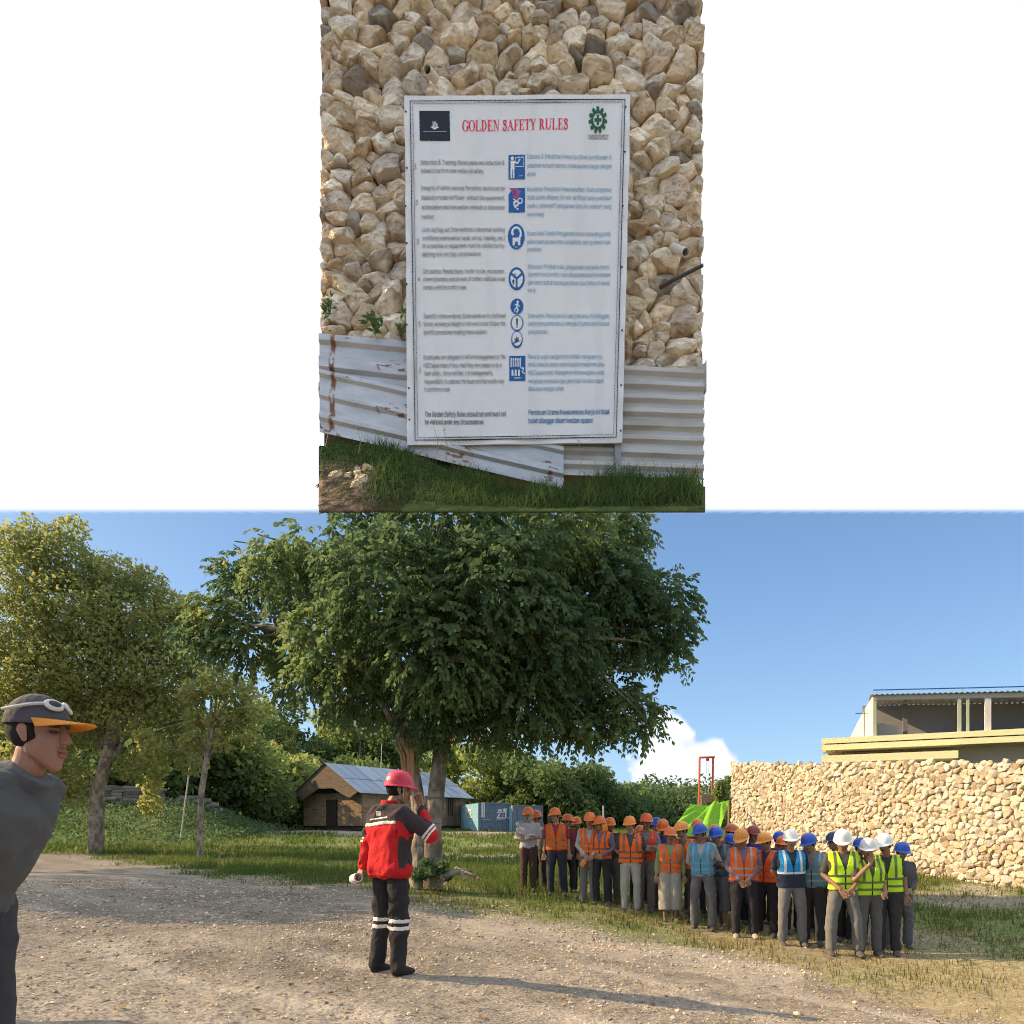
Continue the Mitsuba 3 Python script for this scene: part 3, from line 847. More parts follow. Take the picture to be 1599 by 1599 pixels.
def glyph(c):
    U = shapely.union_all
    if c in 'OGCQ':
        o = _at(_bowl(0, 0, .40, .52), .40, .5)
        if c == 'G':
            o = o.difference(sbox(.52, .42, .9, .72))
            o = U([o, _stem(.57, .08, .44, .15), _at(_serif(0, 0, .34), .65, .41), sbox(.72, .70, .77, .98)])
        return o, .82
    if c == 'L':
        return U([_stem(.12), _serif(.2, 0), _serif(.2, .95), sbox(.12, 0, .66, _hl), Polygon([(.58, 0), (.68, 0), (.70, .30), (.65, .30)])]), .74
    if c == 'D':
        b = _at(_bowl(0, 0, .48, .5), .24, .5).intersection(sbox(.24, 0, 1, 1))
        return U([_stem(.12), b, sbox(.03, 0, .3, _hl), sbox(.03, .94, .3, 1)]), .78
    if c == 'E':
        return U([_stem(.12), sbox(.03, 0, .6, _hl), sbox(.03, .94, .58, 1), sbox(.2, .47, .5, .53), sbox(.46, .36, .51, .64), Polygon([(.54, 0), (.64, 0), (.66, .28), (.61, .28)]), Polygon([(.53, 1), (.62, 1), (.62, .74), (.57, .74)])]), .72
    if c == 'F':
        return U([_stem(.12), _serif(.2, 0), sbox(.03, .94, .58, 1), sbox(.2, .47, .5, .53), sbox(.46, .36, .51, .64), Polygon([(.53, 1), (.62, 1), (.62, .74), (.57, .74)])]), .66
    if c == 'N':
        return U([_stem(.13, 0, 1, _hl), _stem(.66, 0, 1, _hl), Polygon([(.10, 1), (.30, 1), (.72, 0), (.64, 0)]), _serif(.16, 0, .28), _serif(.69, .95, .28), sbox(.02, .95, .2, 1)]), .86
    if c == 'A':
        return U([Polygon([(.10, 0), (.16, 0), (.42, .86), (.42, 1), (.38, 1)]), Polygon([(.38, 1), (.45, 1), (.78, 0), (.60, 0), (.34, .80)]), sbox(.22, .32, .6, .38), _serif(.13, 0, .26), _serif(.69, 0, .32)]), .82
    if c == 'T':
        return U([_stem(.26), _serif(.345, 0), sbox(.02, .94, .67, 1), Polygon([(.0, 1), (.06, 1), (.09, .72), (.03, .72)]), Polygon([(.69, 1), (.63, 1), (.60, .72), (.66, .72)])]), .70
    if c == 'Y':
        return U([_stem(.29, 0, .5), _serif(.375, 0), Polygon([(.05, 1), (.24, 1), (.47, .48), (.30, .44)]), Polygon([(.62, 1), (.69, 1), (.46, .44), (.38, .46)]), _serif(.14, .95, .30), _serif(.65, .95, .24)]), .76
    if c == 'R':
        b = _at(_bowl(0, 0, .36, .27), .24, .73).intersection(sbox(.24, .4, 1, 1))
        return U([_stem(.12), _serif(.2, 0), b, sbox(.03, .94, .3, 1), Polygon([(.30, .48), (.47, .48), (.78, 0), (.58, 0)])]), .80
    if c == 'U':
        b = _at(_bowl(0, 0, .32, .36), .42, .34).intersection(sbox(0, -.1, 1, .34))
        return U([_stem(.10, .33), _stem(.68, .33, 1, _hl), b, _serif(.18, .95), _serif(.71, .95, .24)]), .86
    if c == 'S':
        pts = [(.50, .72), (.47, .88), (.33, .96), (.18, .90), (.13, .76), (.22, .62), (.36, .53), (.49, .42), (.53, .27), (.46, .11), (.31, .03), (.16, .09), (.10, .26)]
        s = LineString(pts).buffer(.065)
        return U([s, LineString([(.24, .62), (.46, .44)]).buffer(.10), sbox(.50, .70, .545, .98), sbox(.06, .02, .105, .30)]), .62
    return sbox(0, 0, 0, 0), .34


def roman(text):
    x, out = 0, []
    for c in text:
        gm, w = glyph(c)
        if c != ' ':
            out.append(_at(gm, x, 0))
        x += w
    return shapely.union_all(out), x


def placed(geom, w, h, q00, q10, q01):
    """Puts a drawing of size w x h so that its corners fall on three pixels of the photograph."""
    a, b, c = S(*q00), S(*q10), S(*q01)
    e, u = (b - a) / w, (c - a) / h
    return aff.affine_transform(geom, [e[0], u[0], e[1], u[1], a[0], a[1]])


tt, tw = roman('GOLDEN SAFETY RULES')
put('heading', flat(placed(tt, tw, 1.0, (722, 209), (887, 206), (722, 191.5)), .003), 'ink', board, color=RED, to_world=SIGN)

# company panel: dark square with a small white sailing mark and a line of fine print
lg = put('logo_panel', flat(placed(sbox(0, 0, 1, 1), 1, 1, (656, 224), (703, 224), (655, 177)), .0026), 'ink', board, color=(.012, .022, .038), to_world=SIGN)
mk = shapely.union_all([Polygon([(.37, .44), (.50, .36), (.64, .44), (.58, .49), (.50, .44), (.42, .50)]), Polygon([(.44, .50), (.44, .66), (.47, .60), (.47, .47)]), Polygon([(.49, .46), (.49, .62), (.53, .66), (.53, .47)]), Polygon([(.55, .48), (.56, .62), (.60, .52)])])
line = shapely.union_all([sbox(x, .295, x + .018, .315) for x in np.arange(.12, .88, .026)])
put('mark', flat(placed(shapely.union_all([mk, line]), 1, 1, (656, 224), (703, 224), (655, 177)), .0036), 'ink', lg, color=(.75, .76, .78), to_world=SIGN)

# green gear with a cross


def gear(n=11, r0=.72, r1=1.0):
    gm = Point(0, 0).buffer(r0, 48)
    for k in range(n):
        t = aff.rotate(Polygon([(-.17, r0 - .05), (.17, r0 - .05), (.13, r1), (-.13, r1)]), k * 360 / n, origin=(0, 0))
        gm = gm.union(t)
    return gm.difference(Point(0, 0).buffer(.50, 40)).union(shapely.union_all([sbox(-.12, -.38, .12, .38), sbox(-.38, -.12, .38, .12)]))


em = put('safety_emblem', flat(placed(_at(gear(), 1, 1), 2, 2, (919, 212), (948, 211.5), (919, 169)), .003), 'ink', board, color=(.018, .115, .055), to_world=SIGN)
put('caption', cat([flat_text('UTAMAKAN KESELAMATAN', 918, 950, 216.6, 3.0, bold=True), flat_text('DAN KESEHATAN KERJA', 919, 949, 221, 3.0, bold=True)]), 'ink', em, color=(.05, .06, .06), to_world=SIGN)

# pictograms


def pict(bg, figures, x0, y0, x1, y1, col=BLUE):
    k = put('pictogram', flat(placed(bg, 1, 1, (x0, y1), (x1, y1), (x0, y0)), .0026), 'ink', board, color=col, to_world=SIGN)
    for gm, c in figures:
        put('figure', flat(placed(gm, 1, 1, (x0, y1), (x1, y1), (x0, y0)), .0036 if c != 'top' else .004), 'ink', k, color=c, to_world=SIGN)


WHT = (.82, .84, .86)
UU = shapely.union_all
disc = lambda x, y, rx, ry: aff.scale(Point(x, y).buffer(1, 20), rx, ry, origin=(x, y))  # noqa: E731
ln_ = lambda pts, w: LineString(pts).buffer(w)  # noqa: E731
sq = sbox(0, 0, 1, 1)
pict(sq, [(UU([disc(.23, .86, .10, .075), sbox(.12, .40, .36, .76), sbox(.12, .03, .21, .42), sbox(.26, .03, .35, .42), ln_([(.34, .70), (.55, .66), (.68, .80)], .035), sbox(.42, .50, .93, .53), sbox(.42, .88, .93, .91), sbox(.91, .5, .94, .91), sbox(.42, .72, .45, .91)]), WHT), (sbox(.64, .12, .88, .14), WHT)], 794, 246, 819.5, 284)
pict(sq, [(UU([disc(.46, .36, .19, .12).difference(disc(.46, .36, .09, .05)), disc(.70, .47, .17, .13).difference(disc(.70, .47, .11, .08)), disc(.42, .22, .07, .05), disc(.55, .14, .06, .04), ln_([(.3, .55), (.5, .45)], .03)]), WHT), (UU([Polygon([(.12, .95), (.44, .98), (.62, .72), (.50, .55), (.34, .60)])]).difference(Polygon([(.2, .9), (.4, .92), (.5, .72), (.4, .66)])), (.70, .05, .12)), (Polygon([(.44, .98), (.80, .86), (.60, .70)]), (.42, .10, .45)), (Polygon([(0, .72), (.16, .9), (.02, 1), (0, 1)]), WHT)], 794, 298, 819.5, 336)
ell = disc(.5, .5, .5, .5)
pict(ell, [(UU([sbox(.28, .16, .74, .46).difference(sbox(.42, .16, .60, .30)), disc(.5, .62, .32, .28).difference(disc(.5, .62, .21, .19)).difference(sbox(0, .2, .46, .60)), disc(.30, .60, .07, .06)]), WHT), (sbox(.40, .08, .60, .10), WHT)], 793, 354, 819, 394)
pict(ell, [(UU([disc(.5, .5, .38, .39).difference(ln_([(.5, .5), (.5, .05)], .06)).difference(ln_([(.5, .5), (.16, .72)], .06)).difference(ln_([(.5, .5), (.84, .72)], .06))]), WHT), (UU([disc(.5, .76, .10, .05), sbox(.36, .66, .64, .72), disc(.30, .38, .07, .09), sbox(.24, .24, .36, .36), disc(.68, .36, .09, .07), sbox(.62, .24, .80, .34)]), (.05, .06, .08))], 794, 422, 819, 458)
pict(ell, [(UU([disc(.56, .78, .09, .08), ln_([(.54, .68), (.48, .46), (.58, .28), (.50, .14)], .05), ln_([(.50, .48), (.36, .34), (.30, .18)], .04), ln_([(.34, .62), (.54, .62), (.70, .50)], .035)]), WHT)], 797, 471, 817, 496)
pict(ell, [(disc(.5, .5, .41, .43), WHT), (UU([disc(.5, .72, .09, .07), sbox(.43, .40, .57, .66), sbox(.46, .16, .54, .42)]), (.05, .06, .08))], 797, 497, 817, 522)
pict(ell, [(disc(.5, .54, .41, .40), WHT), (UU([Polygon([(.28, .36), (.30, .60), (.40, .50), (.44, .74), (.54, .56), (.62, .66), (.68, .40)]), ln_([(.20, .28), (.82, .40)], .05)]), (.06, .08, .12))], 798, 522, 816, 549)
pict(sq, [(UU([UU([disc(x, .88 - .02 * (i % 2), .05, .04), sbox(x - .035, .55, x + .035, .84)]) for i, x in enumerate((.12, .26, .40, .54, .68))] + [UU([disc(x, .40, .06, .045), Polygon([(x - .07, .20), (x + .07, .20), (x + .05, .36), (x - .05, .36)])]) for x in (.20, .40, .60)] + [ln_([(.72, .52), (.90, .50), (.80, .36), (.94, .28)], .025), sbox(.3, .10, .75, .13)]), WHT)], 795, 561, 820, 600)

# ------------------------------------------------------------------ trees


def sprays(centers, out, length, nleaf, lw, ll, droop, seed, tone, yellow):
    """Feathered leaves: along each drooping midrib pairs of leaflets, two triangles each."""
    r = np.random.default_rng(seed)
    n = len(centers)
    a = out + r.normal(0, .55, (n, 3)) * [1, 1, .55]
    a /= np.linalg.norm(a, axis=1, keepdims=True)
    L = length * r.uniform(.65, 1.2, n)
    up = np.array([0, 0, 1.0])
    sd = np.cross(a, up + r.normal(0, .35, (n, 3)))
    sd /= np.linalg.norm(sd, axis=1, keepdims=True) + 1e-9
    t = np.repeat((np.arange(nleaf // 2) + .6) / (nleaf // 2), 2)
    sg = np.tile([1, -1], nleaf // 2)
    base = centers[:, None] + a[:, None] * (L[:, None] * t[None])[..., None] - up * (droop * L[:, None] * (t ** 2)[None])[..., None]
    dirv = sd[:, None] * sg[None, :, None] * .8 + a[:, None] * .55 - up * (.45 + .5 * t)[None, :, None] + r.normal(0, .22, (n, nleaf, 3))
    dirv /= np.linalg.norm(dirv, axis=2, keepdims=True)
    wv = np.cross(dirv, a[:, None] + r.normal(0, .5, (n, nleaf, 3)))
    wv /= np.linalg.norm(wv, axis=2, keepdims=True) + 1e-9
    l = ll * r.uniform(.75, 1.2, (n, nleaf, 1))
    mid = base + dirv * l * .5
    v = np.stack([base, mid + wv * lw, base + dirv * l, mid - wv * lw], 2).reshape(-1, 3)
    f = (np.array([[0, 1, 2], [0, 2, 3]])[None] + (np.arange(n * nleaf) * 4)[:, None, None]).reshape(-1, 3)
    uv = np.repeat(np.stack([np.repeat(np.clip(tone + r.normal(0, .12, n), 0, 1), nleaf) + r.normal(0, .08, n * nleaf), np.repeat(np.clip(yellow, 0, 1), nleaf)], 1), 4, 0)
    return v, f, np.clip(uv, 0, 1)


def leafquads(centers, out, size, seed, tone, yellow):
    r = np.random.default_rng(seed)
    n = len(centers)
    a = out * .35 + r.normal(0, .7, (n, 3))
    a /= np.linalg.norm(a, axis=1, keepdims=True)
    b = np.cross(a, out + r.normal(0, .8, (n, 3)))
    b /= np.linalg.norm(b, axis=1, keepdims=True) + 1e-9
    s = size * r.uniform(.6, 1.3, (n, 1))
    v = np.stack([centers - a * s * .6, centers + b * s * .32, centers + a * s * .6, centers - b * s * .32], 1).reshape(-1, 3)
    f = (np.array([[0, 1, 2], [0, 2, 3]])[None] + (np.arange(n) * 4)[:, None, None]).reshape(-1, 3)
    return v, f, np.repeat(np.stack([np.clip(tone + r.normal(0, .12, n), 0, 1), np.clip(yellow, 0, 1)], 1), 4, 0)


def in_clumps(clumps, n, seed, shell=.5):
    """n points in ellipsoids (x, y, z, rx, ry, rz), thicker towards their skins, and the way out from each."""
    r = np.random.default_rng(seed)
    c = np.array(clumps, float)
    w = (c[:, 3] * c[:, 4] * c[:, 5]) ** (2.2 / 3)
    k = r.choice(len(c), n, p=w / w.sum())
    d = r.normal(size=(n, 3))
    d /= np.linalg.norm(d, axis=1, keepdims=True)
    rad = np.where(r.random(n) < shell, r.uniform(.75, 1.08, n), r.random(n) ** (1 / 2.2))
    bump = .78 + .5 * meshkit.noise(d * 2.3 + k[:, None] * 3.1, seed)
    p = c[k, :3] + d * rad[:, None] * bump[:, None] * c[k, 3:]
    return p, d, k


def crown_mesh(parts):
    at, V, Fs, U = 0, [], [], []
    for v, f, u in parts:
        V.append(v), Fs.append(f + at), U.append(u)
        at += len(v)
    return (np.vstack(V), np.vstack(Fs)), np.vstack(U)


def limb(a, b, r0, r1, seed, wig=.06, n=7):
    r = np.random.default_rng(seed)
    a, b = np.asarray(a, float), np.asarray(b, float)
    t = np.linspace(0, 1, n)[:, None]
    L = np.linalg.norm(b - a)
    off = np.cumsum(r.normal(0, wig * L / n, (n, 3)), 0)
    off -= off[:1] + (off[-1:] - off[:1]) * t
    sag = np.array([0, 0, 1.0]) * (L * .10) * np.sin(t * np.pi)
    return tube(a * (1 - t) + b * t + off + sag, np.linspace(r0, r1, n), 7)


def pxclump(px, py, r, Y, dy=0.0, ry=None, rz=None):
    q = P(px, py, Y + dy)
    s = r / F * Y
    return (*q, s, (ry if ry else s * .95), (rz / F * Y if rz else s * .85))


# ---- the big feathery tree behind the speaker
TY = 14.0
mt = thing('shade_tree', 'large feathery shade tree with two pale stems behind the man in red', 'tree')
bz = float(gz(-1.75, 14.0))
stemL = [P(655, 1385, TY), P(656, 1330, TY), P(658, 1290, TY), P(650, 1235, TY), P(641, 1180, TY), P(638, 1120, TY), P(648, 1050, TY + .2)]
stemR = [P(675, 1385, TY - .1), P(676, 1335, TY - .1), P(676, 1290, TY - .1), P(682, 1230, TY - .1), P(688, 1175, TY), P(695, 1110, TY + .1), P(712, 1030, TY + .2)]
tr = [tube(stemL, [.21, .18, .15, .14, .13, .12, .09], 14), tube(stemR, [.21, .19, .17, .165, .15, .13, .10], 14)]
tops = [(stemL[-1], .10), (stemR[-1], .11), (np.array(stemL[4]), .10)]
clumps = []
for px, py, r, dy in ((402, 834, 34, 0), (455, 836, 42, -1), (520, 826, 60, 0), (600, 815, 70, 1.5), (690, 812, 75, -1.5), (780, 812, 75, 1), (870, 822, 70, -1), (940, 838, 58, .5), (985, 826, 26, 0),
                      (385, 892, 46, .5), (448, 898, 50, -.5), (520, 905, 62, 1.5), (600, 915, 75, -2), (690, 920, 80, 1.5), (780, 915, 80, -2), (870, 915, 75, 1), (945, 912, 60, -.5), (1005, 930, 42, .5), (1042, 925, 34, 0), (1054, 962, 24, -.3),
                      (345, 965, 30, 0), (332, 1000, 26, .4), (382, 1000, 40, 0), (452, 1008, 46, 1), (525, 1000, 58, -1.2), (605, 1010, 66, 1), (690, 1010, 75, -1.8), (775, 1005, 75, 1.2), (855, 1000, 68, -1.2), (925, 985, 55, .6), (985, 985, 45, 0), (1028, 990, 36, .2), (1048, 1020, 22, 0),
                      (470, 1062, 34, .3), (540, 1068, 42, -.6), (600, 1080, 46, .6), (680, 1085, 50, -.8), (745, 1078, 55, .8), (820, 1075, 55, -.8), (890, 1068, 48, .5), (945, 1070, 40, 0), (985, 1106, 34, .2), (1012, 1126, 22, 0),
                      (690, 1128, 30, -.5), (755, 1122, 34, .4), (803, 1132, 30, -.3), (855, 1122, 32, .3), (905, 1132, 28, 0), (940, 1118, 28, .3), (800, 1166, 14, 0), (668, 1150, 14, -.3), (545, 1106, 20, 0), (300, 985, 18, 0), (322, 945, 22, 0), (366, 845, 18, 0)):
    clumps.append(pxclump(px, py, r, TY, dy * .9))
for k in range(7):
    tops.append((np.array(clumps[[11, 13, 15, 24, 26, 28, 4][k]][:3]) + [0, 0, -.2], .06))
    src = np.array([stemL[4], stemL[-1], stemR[-1], stemL[4], stemR[5], stemR[-1], stemL[-1]][k])
    tr.append(limb(src, tops[-1][0], .085, .05, 40 + k, n=9))
for k, c in enumerate(clumps):
    q = np.array(c[:3])
    d = [np.linalg.norm((t[0] - q) * [1, 1, 1.4]) + (2 if t[0][2] > q[2] + .8 else 0) for t in tops]
    t = tops[int(np.argmin(d))]
    tr.append(limb(t[0], q, min(.042, t[1] * .7), .012, 80 + k, n=8))
put('trunk', cat(tr), 'bark', mt, smooth=40)
# a torn stub with pale splintered wood
st = []
for k in range(7):
    a = P(632 + k * 2.2, 1222 + rng.uniform(-8, 6), TY - .14)
    st.append(tube([a, P(628 + k * 2.6 + rng.normal(0, 2), 1180, TY - .18), P(614 + k * 5, 1146 + rng.uniform(-14, 10), TY - .20)], [.03, .028, .010], 5))
put('torn_limb', cat(st), 'plain', mt, color=(.42, .25, .11), label='torn orange-brown limb hanging by the left stem')
pts, out, k = in_clumps(clumps, 10800, 3, .62)
zc = np.array(clumps)[k]
ctone = np.random.default_rng(1).uniform(.0, .95, len(clumps))[k]
sunny = np.clip((-out[:, 0] * .8 + out[:, 2] * .6 - .15) * .9, 0, 1) * np.clip((-1.0 - pts[:, 0]) / 4.0, 0, 1)  # sunlight on the upper left leaves, put into their yellow tone
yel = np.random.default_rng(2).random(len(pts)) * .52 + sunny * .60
keep = (pts[:, 2] < P(0, 800, TY)[2] + np.where(pts[:, 0] < (520 - CX) / F * TY, -.80, .2)) & (pts[:, 2] > P(0, 1172, TY)[2])
pts, out, ctone, yel = pts[keep], out[keep], ctone[keep], yel[keep]
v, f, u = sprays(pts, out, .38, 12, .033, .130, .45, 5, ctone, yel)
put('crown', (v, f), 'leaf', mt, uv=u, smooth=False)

# shrub, fallen wood and pale stones round its foot
sp, so, _ = in_clumps([pxclump(672, 1360, 13, TY - .6, 0, .25), pxclump(652, 1366, 12, TY - .6, 0, .25), pxclump(690, 1352, 9, TY - .6, 0, .2), pxclump(698, 1368, 9, TY - .6, 0, .2), pxclump(664, 1346, 8, TY - .6, 0, .2)], 900, 6)
v, f, u = leafquads(sp, so, .085, 6, np.full(len(sp), .25), np.random.default_rng(1).random(len(sp)) * .6)
put('small_shrub', (v, f), 'leaf', uv=u, label='small dark shrub at the foot of the big shade tree', cat='shrub')
put('fallen_log', cat([limb(P(690, 1372, 13.2), P(735, 1362, 13.6), .07, .05, 5), limb(P(700, 1362, 13.5), P(748, 1372, 13.3), .05, .03, 6), limb(P(712, 1356, 13.6), P(726, 1374, 13.2), .04, .03, 7)]), 'bark', smooth=40, label='fallen pieces of branch lying right of the shade tree foot', cat='branches', kind='stuff')

# ---- the tree on the left, its haze put into pale leaf colours
LY = 27.0
lt = thing('tree', 'tall pale olive tree that fills the left edge of the yard view', 'tree')
lc = [pxclump(*c, LY) for c in ((112, 826, 26), (60, 842, 34), (18, 850, 36), (100, 880, 50), (40, 905, 60), (150, 905, 40), (188, 905, 42), (228, 918, 34), (262, 945, 30), (120, 960, 72), (190, 975, 66), (255, 985, 52), (30, 985, 70), (300, 965, 26), (90, 1045, 75), (170, 1050, 75), (245, 1050, 60), (298, 1030, 40), (330, 1062, 36), (20, 1065, 65), (110, 1110, 52), (190, 1110, 48), (255, 1105, 40), (40, 1120, 50), (140, 1150, 30), (60, 1165, 40), (100, 1205, 40), (60, 1225, 42), (212, 1195, 32), (262, 1160, 34), (300, 1190, 26), (15, 1200, 46), (120, 1240, 26), (280, 1120, 30))]
lb = np.array([P(150, 1290, LY)[0], LY, float(gz(P(150, 1290, LY)[0], LY))])
tl_ = [tube([lb, P(152, 1240, LY), P(168, 1180, LY), P(182, 1110, LY), P(190, 1020, LY), P(180, 930, LY)], [.30, .26, .24, .20, .13, .05], 9)]
tl_ += [limb(P(168, 1180, LY), np.array(lc[k][:3]), .13, .03, 200 + k) for k in (9, 12, 14, 16, 19)] + [limb(P(182, 1110, LY), np.array(lc[k][:3]), .10, .03, 230 + k) for k in (3, 4, 6, 8, 11, 17)]
tl_ += [limb(P(158, 1215, LY), P(215, 1135, LY), .10, .04, 260), limb(P(215, 1135, LY), P(262, 1095, LY), .04, .02, 261)]
put('trunk', cat(tl_), 'bark', lt, smooth=40)
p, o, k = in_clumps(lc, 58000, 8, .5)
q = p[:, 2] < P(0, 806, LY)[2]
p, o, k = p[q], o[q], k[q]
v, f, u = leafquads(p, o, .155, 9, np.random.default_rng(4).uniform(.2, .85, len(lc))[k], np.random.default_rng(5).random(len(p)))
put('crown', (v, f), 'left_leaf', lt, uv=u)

# ---- thin half-bare tree between
SY = 25.0
tt_ = thing('tree', 'thin half bare tree with a forked pale stem left of the sheds', 'tree')
fork = P(322, 1190, SY)
tb = [tube([np.array([P(312, 1290, SY)[0], SY, float(gz(P(312, 1290, SY)[0], SY))]), P(314, 1240, SY), fork, P(335, 1130, SY), P(338, 1075, SY)], [.13, .11, .10, .06, .02], 8)]
sc_ = []
for k, (px, py, r) in enumerate(((300, 1085, 22), (335, 1070, 26), (372, 1080, 28), (390, 1115, 24), (360, 1125, 26), (310, 1120, 22), (300, 1160, 20), (345, 1160, 16), (385, 1150, 16), (240, 1172, 20), (225, 1150, 16))):
    sc_.append(pxclump(px, py, r, SY))
    tb.append(limb(fork if k % 2 else P(334, 1135, SY), np.array(sc_[-1][:3]), .05, .012, 300 + k))
    tb.append(limb(P(334, 1135, SY), np.array(sc_[-1][:3]) + [.5, .2, .5], .03, .006, 330 + k))
put('trunk', cat(tb), 'bark', tt_, smooth=40)
p, o, k = in_clumps(sc_, 2600, 12, .5)
v, f, u = leafquads(p, o, .19, 13, np.full(len(p), .75), .35 + .65 * np.random.default_rng(5).random(len(p)))
put('crown', (v, f), 'left_leaf', tt_, uv=u)

# ---- trees off the left of the view, whose shade lies across the road
for k, (x, y, h, lab) in enumerate(((-16.6, 13.8, 8.8, 'broad shade tree beside the road out of view on the left, nearer one'), (-20.5, 19.5, 9.8, 'broad shade tree beside the road out of view on the left, farther one'))):
    t_ = thing('roadside_tree', lab, 'tree')
    b0 = np.array([x, y, float(gz(x, y))])
    cl = [(x + rng.uniform(-2.6, 2.6), y + rng.uniform(-2.6, 2.6), h - 1.8 + rng.normal(0, .8), 1.3, 1.3, 1.0) for _ in range(16)]
    put('trunk', cat([tube([b0, b0 + [.1, 0, 1.5], b0 + [0, .1, h - 3]], [.3, .25, .2], 9)] + [limb(b0 + [0, .1, h - 3], np.array(c[:3]), .12, .03, 400 + i) for i, c in enumerate(cl)]), 'bark', t_, smooth=40)
    p, o, kk = in_clumps(cl, 6000, 20 + k, .5)
    v, f, u = leafquads(p, o, .30, 14, np.full(len(p), .4), rng.random(len(p)) * .7)
    put('crown', (v, f), 'far_leaf', t_, uv=u)

# ---- the wood behind the sheds and containers, tree by tree
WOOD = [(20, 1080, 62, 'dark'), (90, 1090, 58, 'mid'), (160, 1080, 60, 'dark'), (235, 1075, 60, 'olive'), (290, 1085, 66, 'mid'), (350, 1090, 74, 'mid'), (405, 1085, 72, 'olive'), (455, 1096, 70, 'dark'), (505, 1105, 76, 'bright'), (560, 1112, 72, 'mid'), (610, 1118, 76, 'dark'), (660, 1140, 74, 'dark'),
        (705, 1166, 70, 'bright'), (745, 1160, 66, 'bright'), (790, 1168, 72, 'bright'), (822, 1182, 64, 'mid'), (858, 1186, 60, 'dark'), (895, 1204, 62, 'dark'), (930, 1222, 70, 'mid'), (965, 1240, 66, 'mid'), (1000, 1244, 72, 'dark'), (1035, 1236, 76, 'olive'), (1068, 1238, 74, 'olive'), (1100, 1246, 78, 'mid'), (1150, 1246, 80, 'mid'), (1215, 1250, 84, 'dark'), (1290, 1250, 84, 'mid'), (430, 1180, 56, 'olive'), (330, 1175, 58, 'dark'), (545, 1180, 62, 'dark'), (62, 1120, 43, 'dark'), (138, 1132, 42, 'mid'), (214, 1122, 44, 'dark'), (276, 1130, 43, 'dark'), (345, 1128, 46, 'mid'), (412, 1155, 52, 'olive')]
KIND = {'dark': ('dense dark green tree in the wood behind the yard', .10, .3), 'mid': ('mid green rounded tree in the wood behind the yard', .45, .5), 'olive': ('loose olive coloured tree in the wood behind the yard', .70, 1.0), 'bright': ('bright sunlit green tree in the wood behind the yard', .95, .6)}  # bright kind: sunshine put into a lighter leaf tone
PLACE = ['at the far left edge', 'left of the pale tree stem', 'behind the pale tree stem', 'behind the small yellow bush', 'behind the thin half bare tree', 'left of the shed roofs', 'above the low shed', 'left of the gabled shed', 'above the gable of the shed', 'above the shed roof', 'behind the stems of the shade tree', 'right of the shade tree stems',
         'just right of the shade tree', 'above the blue container', 'above the grey container doors', 'right of the containers', 'behind the leftmost workers', 'first dark one over the orange helmets', 'over the middle of the orange helmets', 'left of the cloud foot', 'under the cloud', 'left of the green tarpaulin', 'behind the green tarpaulin', 'by the orange hoist frame', 'left end behind the far stone wall', 'behind the far stone wall', 'behind the building', 'low in front of the wood left of the shed', 'low in front of the wood by the thin tree', 'low behind the gabled shed', 'nearest one at the far left edge', 'on the bank behind the pale tree stem', 'on the bank behind the yellow bush', 'on the bank left of the thin tree', 'on the bank right of the thin tree', 'just left above the low shed']
for k, (px, py, Y, kind) in enumerate(WOOD):
    r = np.random.default_rng(600 + k)
    lab, tone, yl = KIND[kind]
    top = P(px, py, Y)
    g0 = float(gz(top[0], Y))
    h = max(3.0, top[2] - g0)
    t_ = thing('wood_tree', f'{lab.split(" in the wood")[0]}, {PLACE[k]}', 'tree', 'trees of the wood behind the yard')
    rad = r.uniform(2.8, 3.8)
    cl = [(top[0], Y, top[2] - 1.2, 1.5, 1.5, 1.3)]
    for i in range(13):
        hh = r.uniform(.18, .88)
        w = rad * (1.05 - .55 * abs(hh - .45))
        a = r.uniform(0, 2 * np.pi)
        rr = r.uniform(1.2, 2.0)
        cl.append((top[0] + w * math.cos(a) * .85, Y + w * math.sin(a) * .8, g0 + h * hh, rr, rr, rr * .85))
    put('trunk', cat([tube([(top[0], Y, g0 - .2), (top[0], Y, g0 + h * .45), (top[0] + .2, Y, g0 + h * .75)], [.2, .15, .06], 6)]), 'bark', t_)
    p, o, kk = in_clumps(cl, 4300, 700 + k, .6)
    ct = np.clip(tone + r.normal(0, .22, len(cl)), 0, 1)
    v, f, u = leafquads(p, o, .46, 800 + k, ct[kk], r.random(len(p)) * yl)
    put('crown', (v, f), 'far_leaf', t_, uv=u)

# undergrowth that closes the view under the crowns
p, o, kk = in_clumps([(x, 66 + rng.uniform(-4, 6), 2.6 + rng.uniform(-.3, 1.2), 2.6, 2, rng.uniform(1.8, 3.0)) for x in np.arange(-66, 40, 2.0)] + [(x, 50 + rng.uniform(-3, 3), 2.9 + rng.uniform(-.3, 1.0), 2.2, 2, rng.uniform(1.5, 2.4)) for x in np.arange(-42, -20, 1.9)], 42000, 50, .6)
v, f, u = leafquads(p, o, .40, 51, np.clip(.05 + .3 * rng.random(len(p)), 0, 1), rng.random(len(p)) * .6)
put('undergrowth', (v, f), 'leaf', uv=u, label='dark undergrowth along the foot of the wood', cat='undergrowth', kind='stuff')
p, o, kk = in_clumps([pxclump(240, 1170, 24, 30), pxclump(222, 1148, 15, 30), pxclump(250, 1200, 16, 30), pxclump(215, 1185, 14, 30), pxclump(235, 1225, 18, 30), pxclump(235, 1255, 18, 30)], 1500, 52, .6)
v, f, u = leafquads(p, o, .2, 53, np.full(len(p), .9), .5 + .5 * rng.random(len(p)))
put('bush', (v, f), 'left_leaf', uv=u, label='yellow green bush lit by the sun in front of the dark wood on the left', cat='bush')
